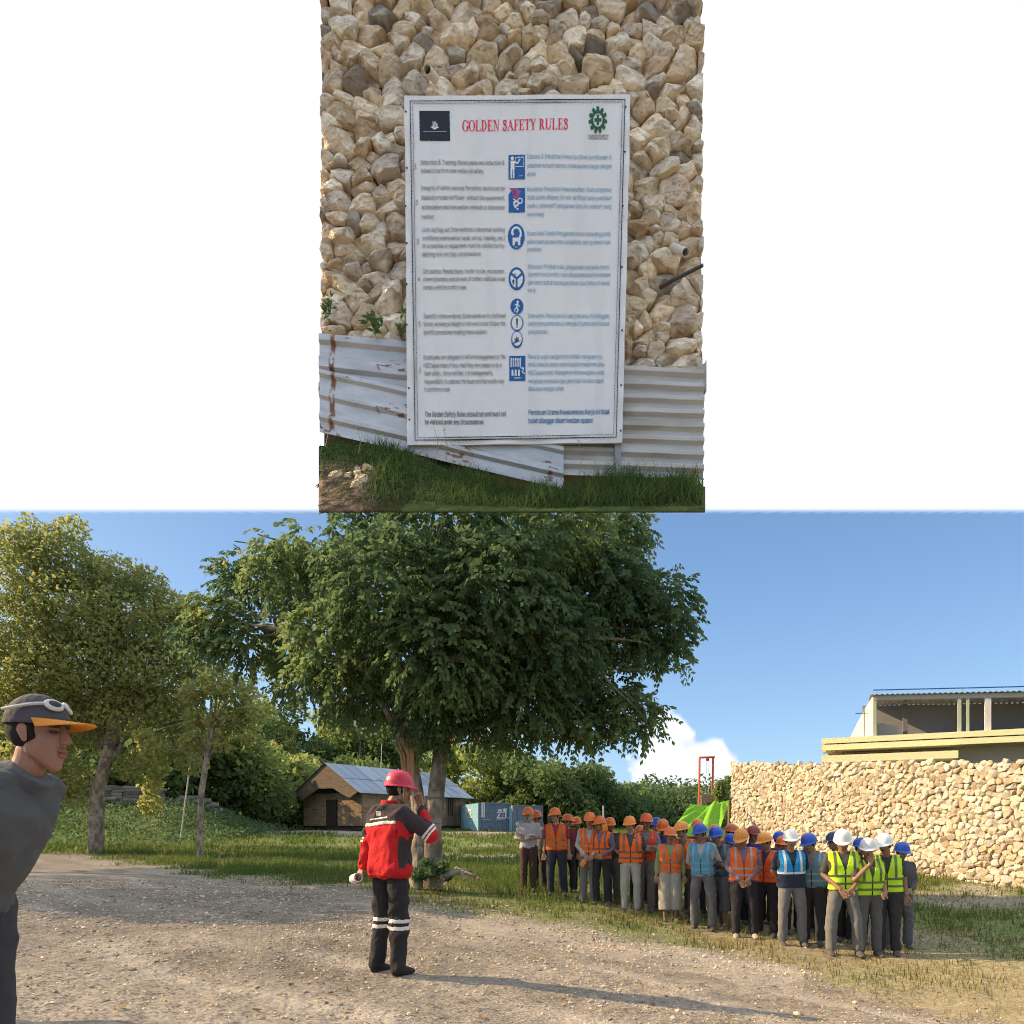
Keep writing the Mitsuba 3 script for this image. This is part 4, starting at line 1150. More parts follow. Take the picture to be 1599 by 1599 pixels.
p, o, kk = in_clumps([pxclump(1128, 1228, 12, 34), pxclump(1122, 1240, 10, 34), pxclump(1140, 1216, 8, 34), pxclump(1134, 1250, 12, 34), pxclump(1128, 1275, 14, 34)], 900, 54, .6)
v, f, u = leafquads(p, o, .2, 55, np.full(len(p), .5), .6 * rng.random(len(p)))
put('bush', (v, f), 'far_leaf', uv=u, label='olive bush between the orange hoist frame and the end of the far stone wall', cat='bush')

# ------------------------------------------------------------------ grass of the yard, gravel


def scatter(n, x0, x1, y0, y1, seed):
    r = np.random.default_rng(seed)
    y = np.sqrt(r.uniform(y0 ** 2, y1 ** 2, n))
    x = r.uniform(x0, x1, n) * y
    return x, y, r


x, y, r = scatter(210000, -.85, .85, 4.6, 30, 31)
ga, dr_ = grassiness(x, y), dryness(x, y)
n1 = meshkit.fbm(np.stack([x * 2.2, y * 2.2, 0 * x], -1), 3, 40)
keep = r.random(len(x)) < np.clip(ga, 0, 1) ** 1.2 * (.25 + 1.2 * np.clip((n1 - .35) * 3, 0, 1)) * np.clip(1.25 - dr_ * .7, .3, 1)
x, y, ga, dr_, n1 = x[keep], y[keep], ga[keep], dr_[keep], n1[keep]
ln = r.uniform(.05, .16, len(x)) * (.5 + ga) * (.6 + n1) * (1 - .35 * dr_) * np.clip(y / 12, .8, 1.5)
v, f, u = blades(x, y, ground_at(x, y) - .01, ln, .006 + .0012 * y * r.uniform(.6, 1.2, len(x)), np.clip(r.random(len(x)) * .7 + n1 * .4, 0, 1), np.clip(dr_ + r.normal(0, .2, len(x)), 0, 1), .9, 32, 2)
put('yard_grass', (v, f), 'grass_blade', smooth=True, uv=u, label='patchy green and straw coloured grass over the far side of the yard', cat='grass', kind='stuff')
NGRASS = len(x)
x, y, r = scatter(90000, -.8, .75, 29, 62, 35)
ga, dr_ = grassiness(x, y), dryness(x, y)
n1 = meshkit.fbm(np.stack([x * .9, y * .9, 0 * x], -1), 3, 40)
keep = r.random(len(x)) < ga * (.1 + 1.5 * np.clip((n1 - .35) * 3, 0, 1)) * .7
x, y, dr_, n1 = x[keep], y[keep], dr_[keep], n1[keep]
v, f, u = blades(x, y, gz(x, y) - .01, r.uniform(.10, .30, len(x)) * (.5 + n1), .03 + .0015 * y, np.clip(r.random(len(x)) * .7 + n1 * .4, 0, 1), np.clip(dr_ + r.normal(0, .25, len(x)), 0, 1), .9, 36, 1)
put('far_grass', (v, f), 'grass_blade', smooth=True, uv=u, label='mottled grass in front of the sheds and containers', cat='grass', kind='stuff')

r = np.random.default_rng(91)
x, y, _ = scatter(2600, -.75, .75, 4.6, 15, 92)
k_ = r.random(len(x)) < .5
x, y = x[k_], y[k_]
v, f, u = leafquads(np.stack([x, y, ground_at(x, y) + .012], 1), np.tile([0, 0, .2], (len(x), 1)) + r.normal(0, .5, (len(x), 3)) * [1, 1, .05], .06, 93, r.random(len(x)), r.random(len(x)))
v[:, 2] = np.repeat(ground_at(x, y), 4) + .008 + r.uniform(0, .02, len(v))
put('fallen_leaves', (v, f), 'plain', color=np.repeat(np.array([.20, .13, .06]) * r.uniform(.4, 1.5, (len(x), 1)), 4, 0), label='dry fallen leaves strewn over the dirt', cat='leaves', kind='stuff')

# weeds that cover the bank on the left
r = np.random.default_rng(77)
x, y = r.uniform(-44, -14, 30000), 39 + r.normal(0, 4.5, 30000)
v, f, u = leafquads(np.stack([x, y, gz(x, y) + r.uniform(0, .55, len(x)) ** 1.5], 1), np.tile([0, 0, 1.0], (len(x), 1)), .17, 78, np.clip(-.1 + .5 * meshkit.fbm(np.stack([x * .5, y * .5, 0 * x], -1), 3, 4), 0, 1), r.random(len(x)) * .8)
put('bank_weeds', (v, f), 'leaf', uv=u, label='dark low weeds over the bank at the left back of the yard', cat='weeds', kind='stuff')

x, y, r = scatter(90000, -.8, .8, 4.5, 16, 33)
keep = (r.random(len(x)) < (1 - grassiness(x, y)) * np.clip(1.3 - y / 16, .1, 1) * (.3 + 1.1 * np.clip(meshkit.fbm(np.stack([x, y, 0 * x], -1), 3, 41) * 2.2 - .7, 0, 1)))
x, y = x[keep][:12000], y[keep][:12000]
ico = trimesh.creation.icosahedron()
sz = np.exp(r.normal(-4.75, .45, len(x))) * np.clip(y / 8, .8, 1.4)
rv = ico.vertices[None] * (1 + r.normal(0, .18, (len(x), 12, 1))) * (sz[:, None] * r.uniform(.7, 1.3, (len(x), 3)))[:, None] * [1, 1, .7]
rv = rv + np.stack([x, y, ground_at(x, y) + sz * .25], -1)[:, None]
col = np.array([.44, .36, .27]) * r.uniform(.45, 1.45, (len(x), 1)) * np.array([1, 1, 1]) + r.normal(0, .015, (len(x), 3))
put('gravel', (rv.reshape(-1, 3), (ico.faces[None] + (np.arange(len(x)) * 12)[:, None, None]).reshape(-1, 3)), 'plain', color=np.clip(np.repeat(col, 12, 0), .03, .75), label='loose pale gravel scattered over the dirt of the yard', cat='gravel', kind='stuff')

# ------------------------------------------------------------------ the far stone wall and the building behind it
FA, FB = np.array([8.1, 26.0]), np.array([12.5, 12.35])
fd = (FB - FA) / np.linalg.norm(FB - FA)
FL = np.linalg.norm(FB - FA)
FW = frame([FA[0], FA[1], 0], [fd[0], fd[1], 0], [-fd[1], fd[0], 0], [0, 0, 1])     # x along the wall to the right, -y out of its face


def wall_top(u):
    return np.interp(u, [0, 4, 9.5, FL], [3.80, 3.45, 3.02, 2.75])


fw = thing('stone_wall', 'long sunlit pale stone wall behind the workers on the right', 'wall')
uu = np.linspace(0, FL, 16)
cv = np.vstack([np.stack([uu, 0 * uu + .02, -.6 + 0 * uu], 1), np.stack([uu, 0 * uu + .02, wall_top(uu) - .05], 1), np.stack([uu, 0 * uu + .55, wall_top(uu) - .05], 1), np.stack([uu, 0 * uu + .55, -.6 + 0 * uu], 1)])
m_ = len(uu)
q = []
for a, b in ((0, 1), (1, 2), (2, 3), (3, 0)):
    q += [[a * m_ + i, a * m_ + i + 1, b * m_ + i + 1, b * m_ + i] for i in range(m_ - 1)]
q += [[0, m_, 2 * m_, 3 * m_], [m_ - 1, 4 * m_ - 1, 3 * m_ - 1, 2 * m_ - 1]]
put('core', (cv, np.array(q)), 'mortar', fw, to_world=FW)
fp = rubble(0, FL, -.15, 3.86, [(.105, 900), (.080, 8000), (.058, 26000)], .0005, 44, 1.15)
fp = [p for p in fp if p.centroid.y < wall_top(p.centroid.x) - .02]
fp.sort(key=lambda p: -(p.area / np.hypot(*(FA + fd * p.centroid.x)) ** 2 + (1 if p.centroid.y < 0.2 else 0) * -1))
rest = [[], [], [], 0]
for k, p in enumerate(fp):
    w = math.sqrt(p.area)
    v, f = rock(p, min(.12, .03 + w * .38), 1, 3000 + k, facets=3, rough=.14)
    v[:, 1] += rng.uniform(-.01, .02)
    uvk = np.array([rng.random(), rng.random()])
    if k < 297:
        put('stone', (v, f), 'far_stone', fw, smooth=False, uv=uvk, to_world=FW)
    else:
        rest[0].append(v), rest[1].append(f + rest[3]), rest[2].append(np.tile(uvk, (len(v), 1)))
        rest[3] += len(v)
put('small_stone', (np.vstack(rest[0]), np.vstack(rest[1])), 'far_stone', fw, smooth=False, uv=np.vstack(rest[2]), kind='stuff', to_world=FW)

b0 = P(1283, 1290, 36.0)
bd = np.array([.90, -.436])
BW = frame([b0[0], b0[1], 0], [bd[0], bd[1], 0], [-bd[1], bd[0], 0], [0, 0, 1])       # x along the front, y to the back
bl = thing('building', 'unfinished concrete building with pale yellow ledges rising behind the far stone wall', 'building')


def bpart(name, m, col, b='plain', parent=None):
    return put(name, m, b, parent or bl, color=col, to_world=BW)


YEL, CREAM, GREY = (.78, .73, .42), (.62, .57, .46), (.235, .23, .235)
bpart('wall', bx(1.0, 16, 1.2, 7, .3, 5.33), (.40, .34, .29))
bpart('ledge', bx(0, 17, 0, 1.9, 5.66, 5.93), YEL)
bpart('ledge', bx(.012, 17, .03, 1.9, 5.33, 5.60), YEL)
bpart('ledge_core', bx(.15, 16.9, .22, 8, 5.602, 5.658), (.25, .22, .15))
bpart('soffit', bx(.2, 16.9, .25, 1.195, 5.27, 5.328), (.22, .19, .18))
bpart('low_parapet', bx(0, 5.9, -.3, 1.19, 4.66, 5.02), YEL)
# the open upper room: sloping side wall, back wall, posts, head beam, roof sheet
sw_ = []
for uu_, ww_, zt_ in ((2.349, .34, 8.0), (2.05, 1.0, 7.55), (1.72, 1.8, 7.0), (1.25, 2.9, 6.12)):
    sw_.append([(uu_, ww_, 5.935), (uu_, ww_, zt_), (uu_ + .16, ww_ + .05, zt_), (uu_ + .16, ww_ + .05, 5.935)])
sw_ = np.array(sw_)
side_w = trimesh.Trimesh(*slab(sw_[:, :2], sw_[:, :1:-1])[:1], faces=np.vstack([slab(sw_[:, :2], sw_[:, :1:-1])[1][:, [0, 1, 2]], slab(sw_[:, :2], sw_[:, :1:-1])[1][:, [0, 2, 3]]]), process=False)
side_w.fix_normals()
bpart('side_wall', side_w, CREAM)
bpart('side_post', bx(1.93, 1.99, 1.12, 1.30, 5.935, 7.50), (.30, .29, .26))
bwl = bx(1.9, 16, 3.0, 3.15, 5.935, 7.90).subdivide().subdivide()
bwl.vertices[:, 2] -= .055 * (bwl.vertices[:, 0] - 2.2) * np.clip((bwl.vertices[:, 2] - 5.94) / 1.96, 0, 1)
bpart('back_wall', bwl, GREY)
bpart('floor', bx(2.56, 16, .42, 2.99, 5.935, 5.96), (.26, .25, .24))
hbm = bx(2.35, 16, .30, .50, 7.78, 7.98).subdivide().subdivide()
hbm.vertices[:, 2] -= .055 * (hbm.vertices[:, 0] - 2.2)
bpart('head_beam', hbm, (.36, .35, .34))
rs = np.linspace(2.2, 16.4, 240)
rp = np.stack([np.stack([rs, 0 * rs + .15, 8.02 - .055 * (rs - 2.2) + .03 * np.sin(rs * 28)], 1), np.stack([rs, 0 * rs + 3.2, 7.93 - .055 * (rs - 2.2) + .03 * np.sin(rs * 28)], 1)], 1)
bpart('roof_sheet', slab(rp + [0, 0, .012], rp), (.42, .41, .40), 'metal_paint')
for k, (u, w, c) in enumerate(((2.36, .13, (.34, .37, .27)), (5.95, .15, (.36, .40, .30)), (6.30, .12, (.36, .40, .30)), (7.05, .24, (.52, .51, .50)), (9.8, .24, (.52, .51, .50)), (12.6, .2, (.36, .40, .30)))):
    bpart('post', bx(u, u + w, .33, .33 + w, 5.961, 7.775 - .055 * (u - 2.2)), c)
bpart('inner_partition', trimesh.creation.extrude_polygon(Polygon([(0, 0), (.95, 0), (.95, .52), (.2, .75), (0, .75)]), .1, engine='earcut').apply_transform(np.array([[1, 0, 0, 2.55], [0, 0, -1, 1.4], [0, 1, 0, 5.961], [0, 0, 0, 1.0]])), (.40, .39, .36))
bpart('inner_post', bx(3.75, 3.95, 1.9, 2.19, 5.961, 7.70), (.16, .16, .17))
bpart('pipe_rail', tube([(2.35, .2, 8.24), (7.0, .2, 7.97), (11.6, .2, 7.72)], .03, 8), (.03, .10, .30))
for u in (2.5, 6.1, 9.5):
    bpart('rail_post', tube([(u, .2, 8.0 - .055 * (u - 2.2)), (u, .2, 8.24 - .055 * (u - 2.3))], .022, 6), (.30, .34, .26))
bpart('pipe_end', tube([(1.55, .7, 7.2), (2.28, .9, 7.2)], .025, 6), (.03, .10, .30))

# ------------------------------------------------------------------ sheds, containers and clutter along the back of the yard


def place2(a, b):
    """Frame at ground point a whose x axis runs to ground point b; y to the back."""
    d = np.array(b, float) - a
    d /= np.linalg.norm(d)
    return frame([a[0], a[1], 0], [d[0], d[1], 0], [-d[1], d[0], 0], [0, 0, 1])


def wood_col(p, n, uv):
    a = fbm(p.x * 2.5, p.y * 2.5, p.z * 9, 3)
    c = mix((0.17, 0.12, 0.075), (0.31, 0.22, 0.135), uv.x)
    c = mix(c, (0.16, 0.125, 0.095), smoothstep(0.5, 0.9, uv.y))
    return mix(c, (0.10, 0.078, 0.055), smoothstep(0.50, 0.78, a) * 0.7)


mat('plywood', mikit.proc(wood_col), 0.9, spec=0.15)


def roofing_col(p, n, uv):
    a = fbm(p.x * 1.2, p.y * 1.2, p.z * 1.2, 3)
    c = mix((0.15, 0.205, 0.28), (0.25, 0.31, 0.39), uv.x)
    return mix(c, (0.10, 0.12, 0.15), smoothstep(0.58, 0.75, a) * 0.5)


mat('roofing', mikit.proc(roofing_col), 0.45, spec=0.5, metallic=0.2)
sd_ = thing('wooden_shed', 'brown plywood shed with a gable and blue grey metal roof behind the man in red', 'shed')
B_, A_, C_ = P(566, 1290, 46)[:2], P(486, 1290, 49.6)[:2], P(727, 1290, 55.5)[:2]
SG = place2(B_, C_)                       # x along the long side, y back; the gable stands at x = 0
WID, LEN = 5.6, float(np.linalg.norm(C_ - B_))
z0 = float(gz(*B_)) + .35
ev, rg = EYE + (1290 - 1236) / F * 46, EYE + (1290 - 1194) / F * 48


def panel(x0, x1, y, z0, z1, name='panel', t=.04, tone=None):
    put(name, bx(x0 + .012, x1 - .012, y, y + t + rng.uniform(0, .02), z0, z1), 'plywood', sd_, uv=np.array([rng.random(), rng.random()]) if tone is None else np.array(tone), to_world=SG)


put('core', bx(.06, LEN - .06, .08, WID - .06, z0 - .3, ev - .02), 'plain', sd_, color=(.06, .05, .04), to_world=SG)
xk = np.linspace(0, LEN, 10)
for i in range(9):
    if i == 7:
        panel(xk[i], xk[i + 1], .0, z0, z0 + .75)
        panel(xk[i], xk[i] + .25, .0, z0 + .75, ev)
        panel(xk[i] + .95, xk[i + 1], .0, z0 + .75, ev)
        for b_ in range(2):
            put('window_bar', bx(xk[i] + .42 + b_ * .25, xk[i] + .47 + b_ * .25, .02, .05, z0 + .75, ev - .05), 'plywood', sd_, uv=np.array([.2, .9]), to_world=SG)
    else:
        zz = z0 + rng.uniform(.9, 1.2)
        panel(xk[i], xk[i + 1], .0, zz + .01, ev, tone=(rng.uniform(.6, 1), rng.uniform(0, .4)))
        panel(xk[i], xk[i + 1], .0, z0, zz, tone=(rng.uniform(0, .6), rng.uniform(.2, .9)))
yk = np.linspace(0, WID, 6)
for i in range(5):                                        # the gable wall
    if i == 2:
        put('door', bx(-.01, .03, yk[i] + .2, yk[i + 1] - .2, z0, z0 + 1.75), 'plain', sd_, color=(.045, .035, .03), to_world=SG)  # near-black sheet painted as the shade of an open doorway
    m = bx(-.045 - rng.uniform(0, .02), -.012, yk[i] + .012, yk[i + 1] - .012, z0 + (1.77 if i == 2 else 0), ev - .05)
    put('panel', m, 'plywood', sd_, uv=np.array([rng.uniform(.4, 1), rng.random() * .7]), to_world=SG)
gab = Polygon([(-.3, ev + .02), (.6, ev - .45), (WID / 2 - .7, ev + .25), (WID / 2 + .7, ev + .25), (WID - .6, ev - .45), (WID + .3, ev + .02), (WID / 2, rg - .02)])
gm = trimesh.creation.extrude_polygon(gab, .05, engine='earcut')
gm.apply_transform(np.array([[0, 0, 1, -.62], [1, 0, 0, 0], [0, 1, 0, 0], [0, 0, 0, 1.0]]))
put('gable_board', gm, 'plywood', sd_, uv=np.array([.15, .95]), to_world=SG)
for side_ in (0, 1):
    n_ = 9
    xr = np.linspace(-.7, LEN + .5, n_ + 1)
    for i in range(n_):
        for lv in range(2):
            a0, a1 = (0, .52) if lv else (.5, 1.0)
            us = np.linspace(xr[i] - .03, xr[i + 1] + .03, 14)
            pr = []
            for t in (a0, a1):
                yy = (WID / 2) * (1 - t) - t * .5 if side_ == 0 else WID / 2 + t * (WID / 2 + .5)
                zz = rg + (ev - .12 - rg) * t + (.03 if lv else 0) + .004 * i
                pr.append(np.stack([us, 0 * us + yy, zz + .025 * np.sin(us * 26)], 1))
            g_ = np.stack(pr, 1)
            put('roof_sheet', slab(g_ + [0, 0, .01], g_), 'roofing', sd_, uv=np.array([rng.random(), rng.random()]), to_world=SG)
# low lean-to shed to its left
ls = thing('low_shed', 'low dark plank shed with a loose metal roof left of the gabled shed', 'shed')
LG = place2(P(380, 1290, 50)[:2], P(486, 1290, 51)[:2])
zl = float(gz(*P(430, 1290, 50)[:2]))
hl = EYE + (1290 - 1234) / F * 50
for i in range(14):
    put('plank', bx(i * .36, i * .36 + .345, 0, .03 + rng.uniform(0, .03), zl, hl - rng.uniform(0, .08)), 'plywood', ls, uv=np.array([rng.random() * .2, .9]), to_world=LG)
put('core', bx(.05, 5.0, .08, 2.5, zl, hl - .1), 'plain', ls, color=(.05, .045, .04), to_world=LG)
for i in range(4):
    us = np.linspace(i * 1.3 - .3, i * 1.3 + 1.2, 12)
    g_ = np.stack([np.stack([us, 0 * us - .5, hl + .02 + .03 * np.sin(us * 24) + .05 * (i % 2)], 1), np.stack([us, 0 * us + 2.8, hl + .50 + .03 * np.sin(us * 24) + .06 * (i % 3)], 1)], 1)
    put('roof_sheet', slab(g_ + [0, 0, .01], g_), 'roofing', ls, uv=np.array([rng.random() * .5, rng.random()]), to_world=LG)


def corrug(x0, x1, y, z0, z1, d=.035, per=.28, axis='x'):
    xs_ = np.linspace(x0, x1, int((x1 - x0) / per * 8) + 2)
    s = ((xs_ - x0) / per) % 1
    dep = d * np.clip(np.minimum(s / .15, (.65 - s) / .15), 0, 1)
    a = np.stack([np.stack([xs_, y - dep, 0 * xs_ + z0], 1), np.stack([xs_, y - dep, 0 * xs_ + z1], 1)], 1)
    return slab(a, a + [0, .02, 0])


def container(pa, pb, L, h, z0, label, side, front, pre):  # side takes a sunlit blue, front a shaded one: light put into the paint
    """Doors from ground point pa to pb, which face us; the box runs L metres back."""
    c = thing('shipping_container', label, 'container')
    M = place2(pa, pb)
    W = float(np.linalg.norm(np.array(pb) - pa))

    def p_(name, m, col, parent=None, b='metal_paint'):
        return put(name, m, b, parent or c, color=col, to_world=M)
    p_('roof', bx(.02, W - .02, .02, L - .02, z0 + h - .06, z0 + h - .01), tuple(v * .9 for v in front))
    p_('floor', bx(.02, W - .02, .02, L - .02, z0 + .02, z0 + .12), (.10, .10, .10))
    for x in (0, W - .10):
        for y in (0, L - .10):
            p_('corner_post', bx(x, x + .10, y, y + .10, z0, z0 + h), front)
    p_('rail', bx(.10, W - .10, .0, .08, z0 + h - .11, z0 + h), front)
    p_('rail', bx(.10, W - .10, .0, .08, z0, z0 + .13), front)
    m = trimesh.Trimesh(*corrug(.10, L - .10, 0, z0 + .05, z0 + h - .05))
    m.vertices = np.stack([m.vertices[:, 1] + .045, m.vertices[:, 0], m.vertices[:, 2]], 1)
    p_('side_panel', m, side)
    m2 = m.copy()
    m2.vertices = m2.vertices * [-1, 1, 1] + [W, 0, 0]
    p_('side_panel', m2, side)
    p_('back_panel', bx(.1, W - .1, L - .08, L - .03, z0 + .05, z0 + h - .05), side)
    ds = []
    for k in range(2):
        x0_ = .11 + k * (W / 2 - .105)
        d = p_('door', bx(x0_, x0_ + W / 2 - .12, .03, .075, z0 + .14, z0 + h - .12), front)
        ds.append(x0_)
        for j, zz in enumerate((.32, .62)):
            p_('door_rib', bx(x0_ + .08, x0_ + W / 2 - .2, .012, .029, z0 + h * zz, z0 + h * zz + .05), tuple(v * .8 for v in front), d)
        for j in (.25, .75):
            xb = x0_ + (W / 2 - .12) * j
            p_('lock_bar', tube([(xb, -.012, z0 + .06), (xb, -.012, z0 + h - .05)], .022, 6), tuple(min(1, v * 1.5) for v in front), d)
        p_('handle', bx(x0_ + .2, x0_ + .75, -.035, -.02, z0 + h * .40, z0 + h * .40 + .045), (.30, .32, .34), d)
    return c, M, W, p_


def stencil(text, h, x, y, z, bold=True):
    """Upright lettering that faces -y."""
    m = meshkit.text_mesh(text, h, .004, bold)
    m.apply_transform(np.array([[1, 0, 0, x], [0, 0, -1, y], [0, 1, 0, z], [0, 0, 0, 1.0]]))
    return m


ca, cb = P(747, 1290, 49.0)[:2], P(793, 1290, 49.6)[:2]
zc_ = float(gz(*ca)) - .02
hc = EYE + (1290 - 1253) / F * 49 - zc_
c1, M1, W1, p1 = container(ca, cb, 6.0, hc, zc_, 'blue container with side painted sunlit pale and letters on its doors, nearest the shed', (.22, .42, .50), (.075, .125, .18), 0)
L1 = hc
p1('lettering', stencil('ZIL', .42, 1.28, .020, zc_ + .95), (.62, .64, .66))
p1('code_plate', bx(.22, .46, -.002, .018, zc_ + 1.0, zc_ + 2.05), (.50, .52, .53))
p1('code_plate', bx(1.4, 1.72, -.002, .018, zc_ + hc - .62, zc_ + hc - .48), (.50, .52, .53))
p1('code_plate', bx(1.80, 2.05, -.002, .018, zc_ + hc - .66, zc_ + hc - .40), (.50, .52, .53))
ml = meshkit.text_mesh('P2IL', .62, .004, True)
ml.apply_transform(np.array([[0, 0, -1.0, -.006], [-1.0, 0, 0, 3.9], [0, 1, 0, zc_ + 1.0], [0, 0, 0, 1.0]]))
ml.vertices[:, 1] = ml.vertices[:, 1] * 1.0
p1('lettering', ml, (.74, .62, .62))
c2a = P(801, 1290, 49.2)[:2]
c2b = P(848, 1290, 50.6)[:2]
c2, M2, W2, p2 = container(c2a, c2b, 6.0, hc - .12, zc_ - .06, 'dark grey blue container standing right of the lettered one behind the first workers', (.20, .36, .44), (.085, .125, .165), 1)
p2('code_plate', bx(.25, .5, -.002, .018, zc_ + .45, zc_ + .68), (.5, .5, .5))

# orange hoist frame
hf = thing('hoist_frame', 'tall orange steel hoist frame with two cables behind the green tarpaulin', 'hoist')
HY_ = 42.0
ORG = (.55, .13, .07)
hz = float(gz(*P(1104, 1290, HY_)[:2]))
for px in (1092.5, 1113.5):
    a = P(px - 2, 1260, HY_)
    put('post', tube([[a[0], HY_, hz], P(px, 1183, HY_)], .065, 6), 'plain', hf, color=ORG)
put('cross_beam', tube([P(1092, 1183, HY_), P(1116, 1182, HY_)], .07, 6), 'plain', hf, color=ORG)
put('pulley', xf(trimesh.creation.cylinder(.09, .08, sections=12), frame(P(1105, 1186, HY_), [1, 0, 0], [0, 0, 1], [0, 1, 0])), 'plain', hf, color=(.45, .08, .04))
for px in (1103, 1107):
    put('cable', tube([P(px, 1186, HY_), P(px - 1, 1242, HY_)], .012, 4), 'plain', hf, color=(.45, .47, .50))
put('carriage', bx(P(1095, 0, HY_)[0], P(1111, 0, HY_)[0], HY_ - .15, HY_ + .15, P(0, 1253, HY_)[2], P(0, 1241, HY_)[2]), 'plywood', hf, uv=np.array([.6, .2]))

# green tarpaulin over a pole frame
tp_ = thing('green_tarpaulin', 'bright green tarpaulin hung in folds between the crowd and the stone wall', 'tarpaulin')
GY = 24.0
gu, gv_ = np.meshgrid(np.linspace(0, 1, 60), np.linspace(0, 1, 24), indexing='ij')
tl2, tr2, bl2, br2 = P(1078, 1256, GY + .6), P(1139, 1250, GY + 1.2), P(1042, 1305, GY - .9), P(1121, 1305, GY - .6)
g3 = (tl2 * (1 - gu[..., None]) + tr2 * gu[..., None]) * (1 - gv_[..., None]) + (bl2 * (1 - gu[..., None]) + br2 * gu[..., None]) * gv_[..., None]
fold = np.sin((gu - .62) / (.16 + .35 * gv_) * 7.0) * .10 * gv_ ** .7 + .07 * (meshkit.fbm(np.stack([gu * 7, gv_ * 4, 0 * gu], -1), 3, 2) - .5)
g3 = g3 + fold[..., None] * np.array([-.25, -.9, .25])
g3[..., 2] += (.14 * np.exp(-((gu - .62) / .08) ** 2) * (1 - gv_) - .10 * np.sin(gu * np.pi) ** 2 * (1 - gv_))
scene['tarp'] = {'type': 'principledthin', 'base_color': rgb(.27, .58, .07), 'roughness': .5, 'diff_trans': .7, 'eta': 1.4}
put('sheet', slab(g3, g3 + [.004, .006, 0]), 'tarp', tp_, smooth=50)
for a in (P(1094, 1252, GY + .8), P(1137, 1250, GY + 1.2)):
    put('pole', tube([[a[0] + .05, a[1] + .1, float(gz(a[0], a[1]))], [a[0] + .05, a[1] + .1, a[2] + .02]], .03, 6), 'plain', tp_, color=(.33, .24, .15))

# poles, block stacks and sheets on the left
for (x0, y0, x1, y1, Y, lab) in ((592, 1215, 596, 1163, 56, 'thin pale pole standing behind the shed roof'), (281, 1262, 306, 1120, 32, 'thin pale pole leaning right in front of the dark wood on the left'), (943, 1300, 942, 1258, 30, 'short white post just above the orange helmets')):
    a = P(x0, y0, Y)
    put('pole', tube([[a[0], Y, float(gz(a[0], Y))], P(x1, y1, Y)], .035, 6), 'plain', color=(.42, .42, .40), label=lab, cat='pole')
for i, (px, py, w, h, tone, lab) in enumerate(((164, 1226, 24, 18, .85, 'left stack of grey boards at the back of the yard'), (183, 1228, 16, 16, 1.1, 'middle stack of grey boards with one tilted side at the back of the yard'), (203, 1227, 22, 19, 1.25, 'right pale stack of boards in the row of three at the back of the yard'), (238, 1230, 17, 15, 1.05, 'single pale stack of boards right of the row of three'))):
    Y = 38.0
    st_ = thing('board_stack', lab, 'stack')
    a, b = P(px - w / 2, py, Y), P(px + w / 2, py + h + 8, Y)
    gb = min(float(gz(a[0], Y)), a[2] - .35)
    n_ = int((a[2] - gb) / .14)
    zz = np.linspace(gb - .05, a[2], n_ + 1)
    for j in range(n_):
        put('board', bx(a[0] + rng.uniform(-.08, .08), b[0] + rng.uniform(-.08, .08), Y + rng.uniform(0, .1), Y + .9, zz[j] + .02, zz[j + 1]), 'plain', st_, color=np.array([.17, .155, .14]) * tone * rng.uniform(.55, 1.3))
lw_ = thing('concrete_block_wall', 'low grey wall of loose blocks along the back of the yard on the left', 'wall')
LW = place2(P(40, 1290, 37.2)[:2], P(345, 1290, 39)[:2])
zz0 = float(gz(*P(150, 1290, 38)[:2]))
zl_ = lambda u: float(gz(*(LW @ [u, .1, 0, 1])[:2]))  # noqa: E731
for i in range(24):
    for j in range(3):
        if rng.random() < .9 - .25 * (j == 2):
            x0_ = i * .40 + .2 * (j % 2)
            put('block', bx(x0_, x0_ + .385, rng.uniform(-.03, .03), .2, zl_(x0_) + j * .2 - .1, zl_(x0_) + j * .2 + .09), 'plain', lw_, color=np.array([.27, .25, .225]) * rng.uniform(.6, 1.15), to_world=LW)

# ------------------------------------------------------------------ people
MF = m3.Manifold


def ball(c, r, n=12, s=(1, 1, 1)):
    return MF.sphere(1.0, n).scale([r * s[0], r * s[1], r * s[2]]).translate([float(q) for q in c])


def bone(a, b, ra, rb, n=12):
    return MF.batch_hull([ball(a, ra, n), ball(b, rb, n)])


def union(ms):
    return MF.batch_boolean(ms, m3.OpType.Add)


def to_tri(m):
    q = m.to_mesh()
    return trimesh.Trimesh(np.array(q.vert_properties[:, :3], float), np.array(q.tri_verts), process=False)


def to_man(t):
    return MF(m3.Mesh(np.asarray(t.vertices, np.float32), np.asarray(t.faces, np.uint32)))


def soft(m, edge, it=10, wrinkle=0.0, seed=0, freq=(9, 9, 5)):
    t = to_tri(m.refine_to_length(edge))
    trimesh.smoothing.filter_taubin(t, lamb=.5, nu=.53, iterations=it)
    if wrinkle:
        q = t.vertices * np.array(freq)
        a = meshkit.fbm(q + seed * 3.3, 3, seed) - .5
        # folds run obliquely
        b = np.sin(t.vertices[:, 2] * 42 + t.vertices[:, 0] * 25 + 9 * meshkit.fbm(q * .5 + seed, 2, seed + 5)) * .35
        t.vertices = t.vertices + t.vertex_normals * ((a + b * np.abs(a) * 2.2) * wrinkle)[:, None]
    return t


def rot(axis, deg):
    return trimesh.transformations.rotation_matrix(math.radians(deg), axis)


def head_matrix(yaw, pitch, roll=0, lean=(0, 0, 0)):
    """Head frame on the neck: x to the person's left, -y to the front, z up."""
    m = np.eye(4)
    m[:3, 3] = np.array([0, .0, 1.50]) + lean
    return m @ rot([0, 0, 1], yaw) @ rot([1, 0, 0], pitch) @ rot([0, 1, 0], roll) @ trimesh.transformations.translation_matrix([0, -.022, .098])


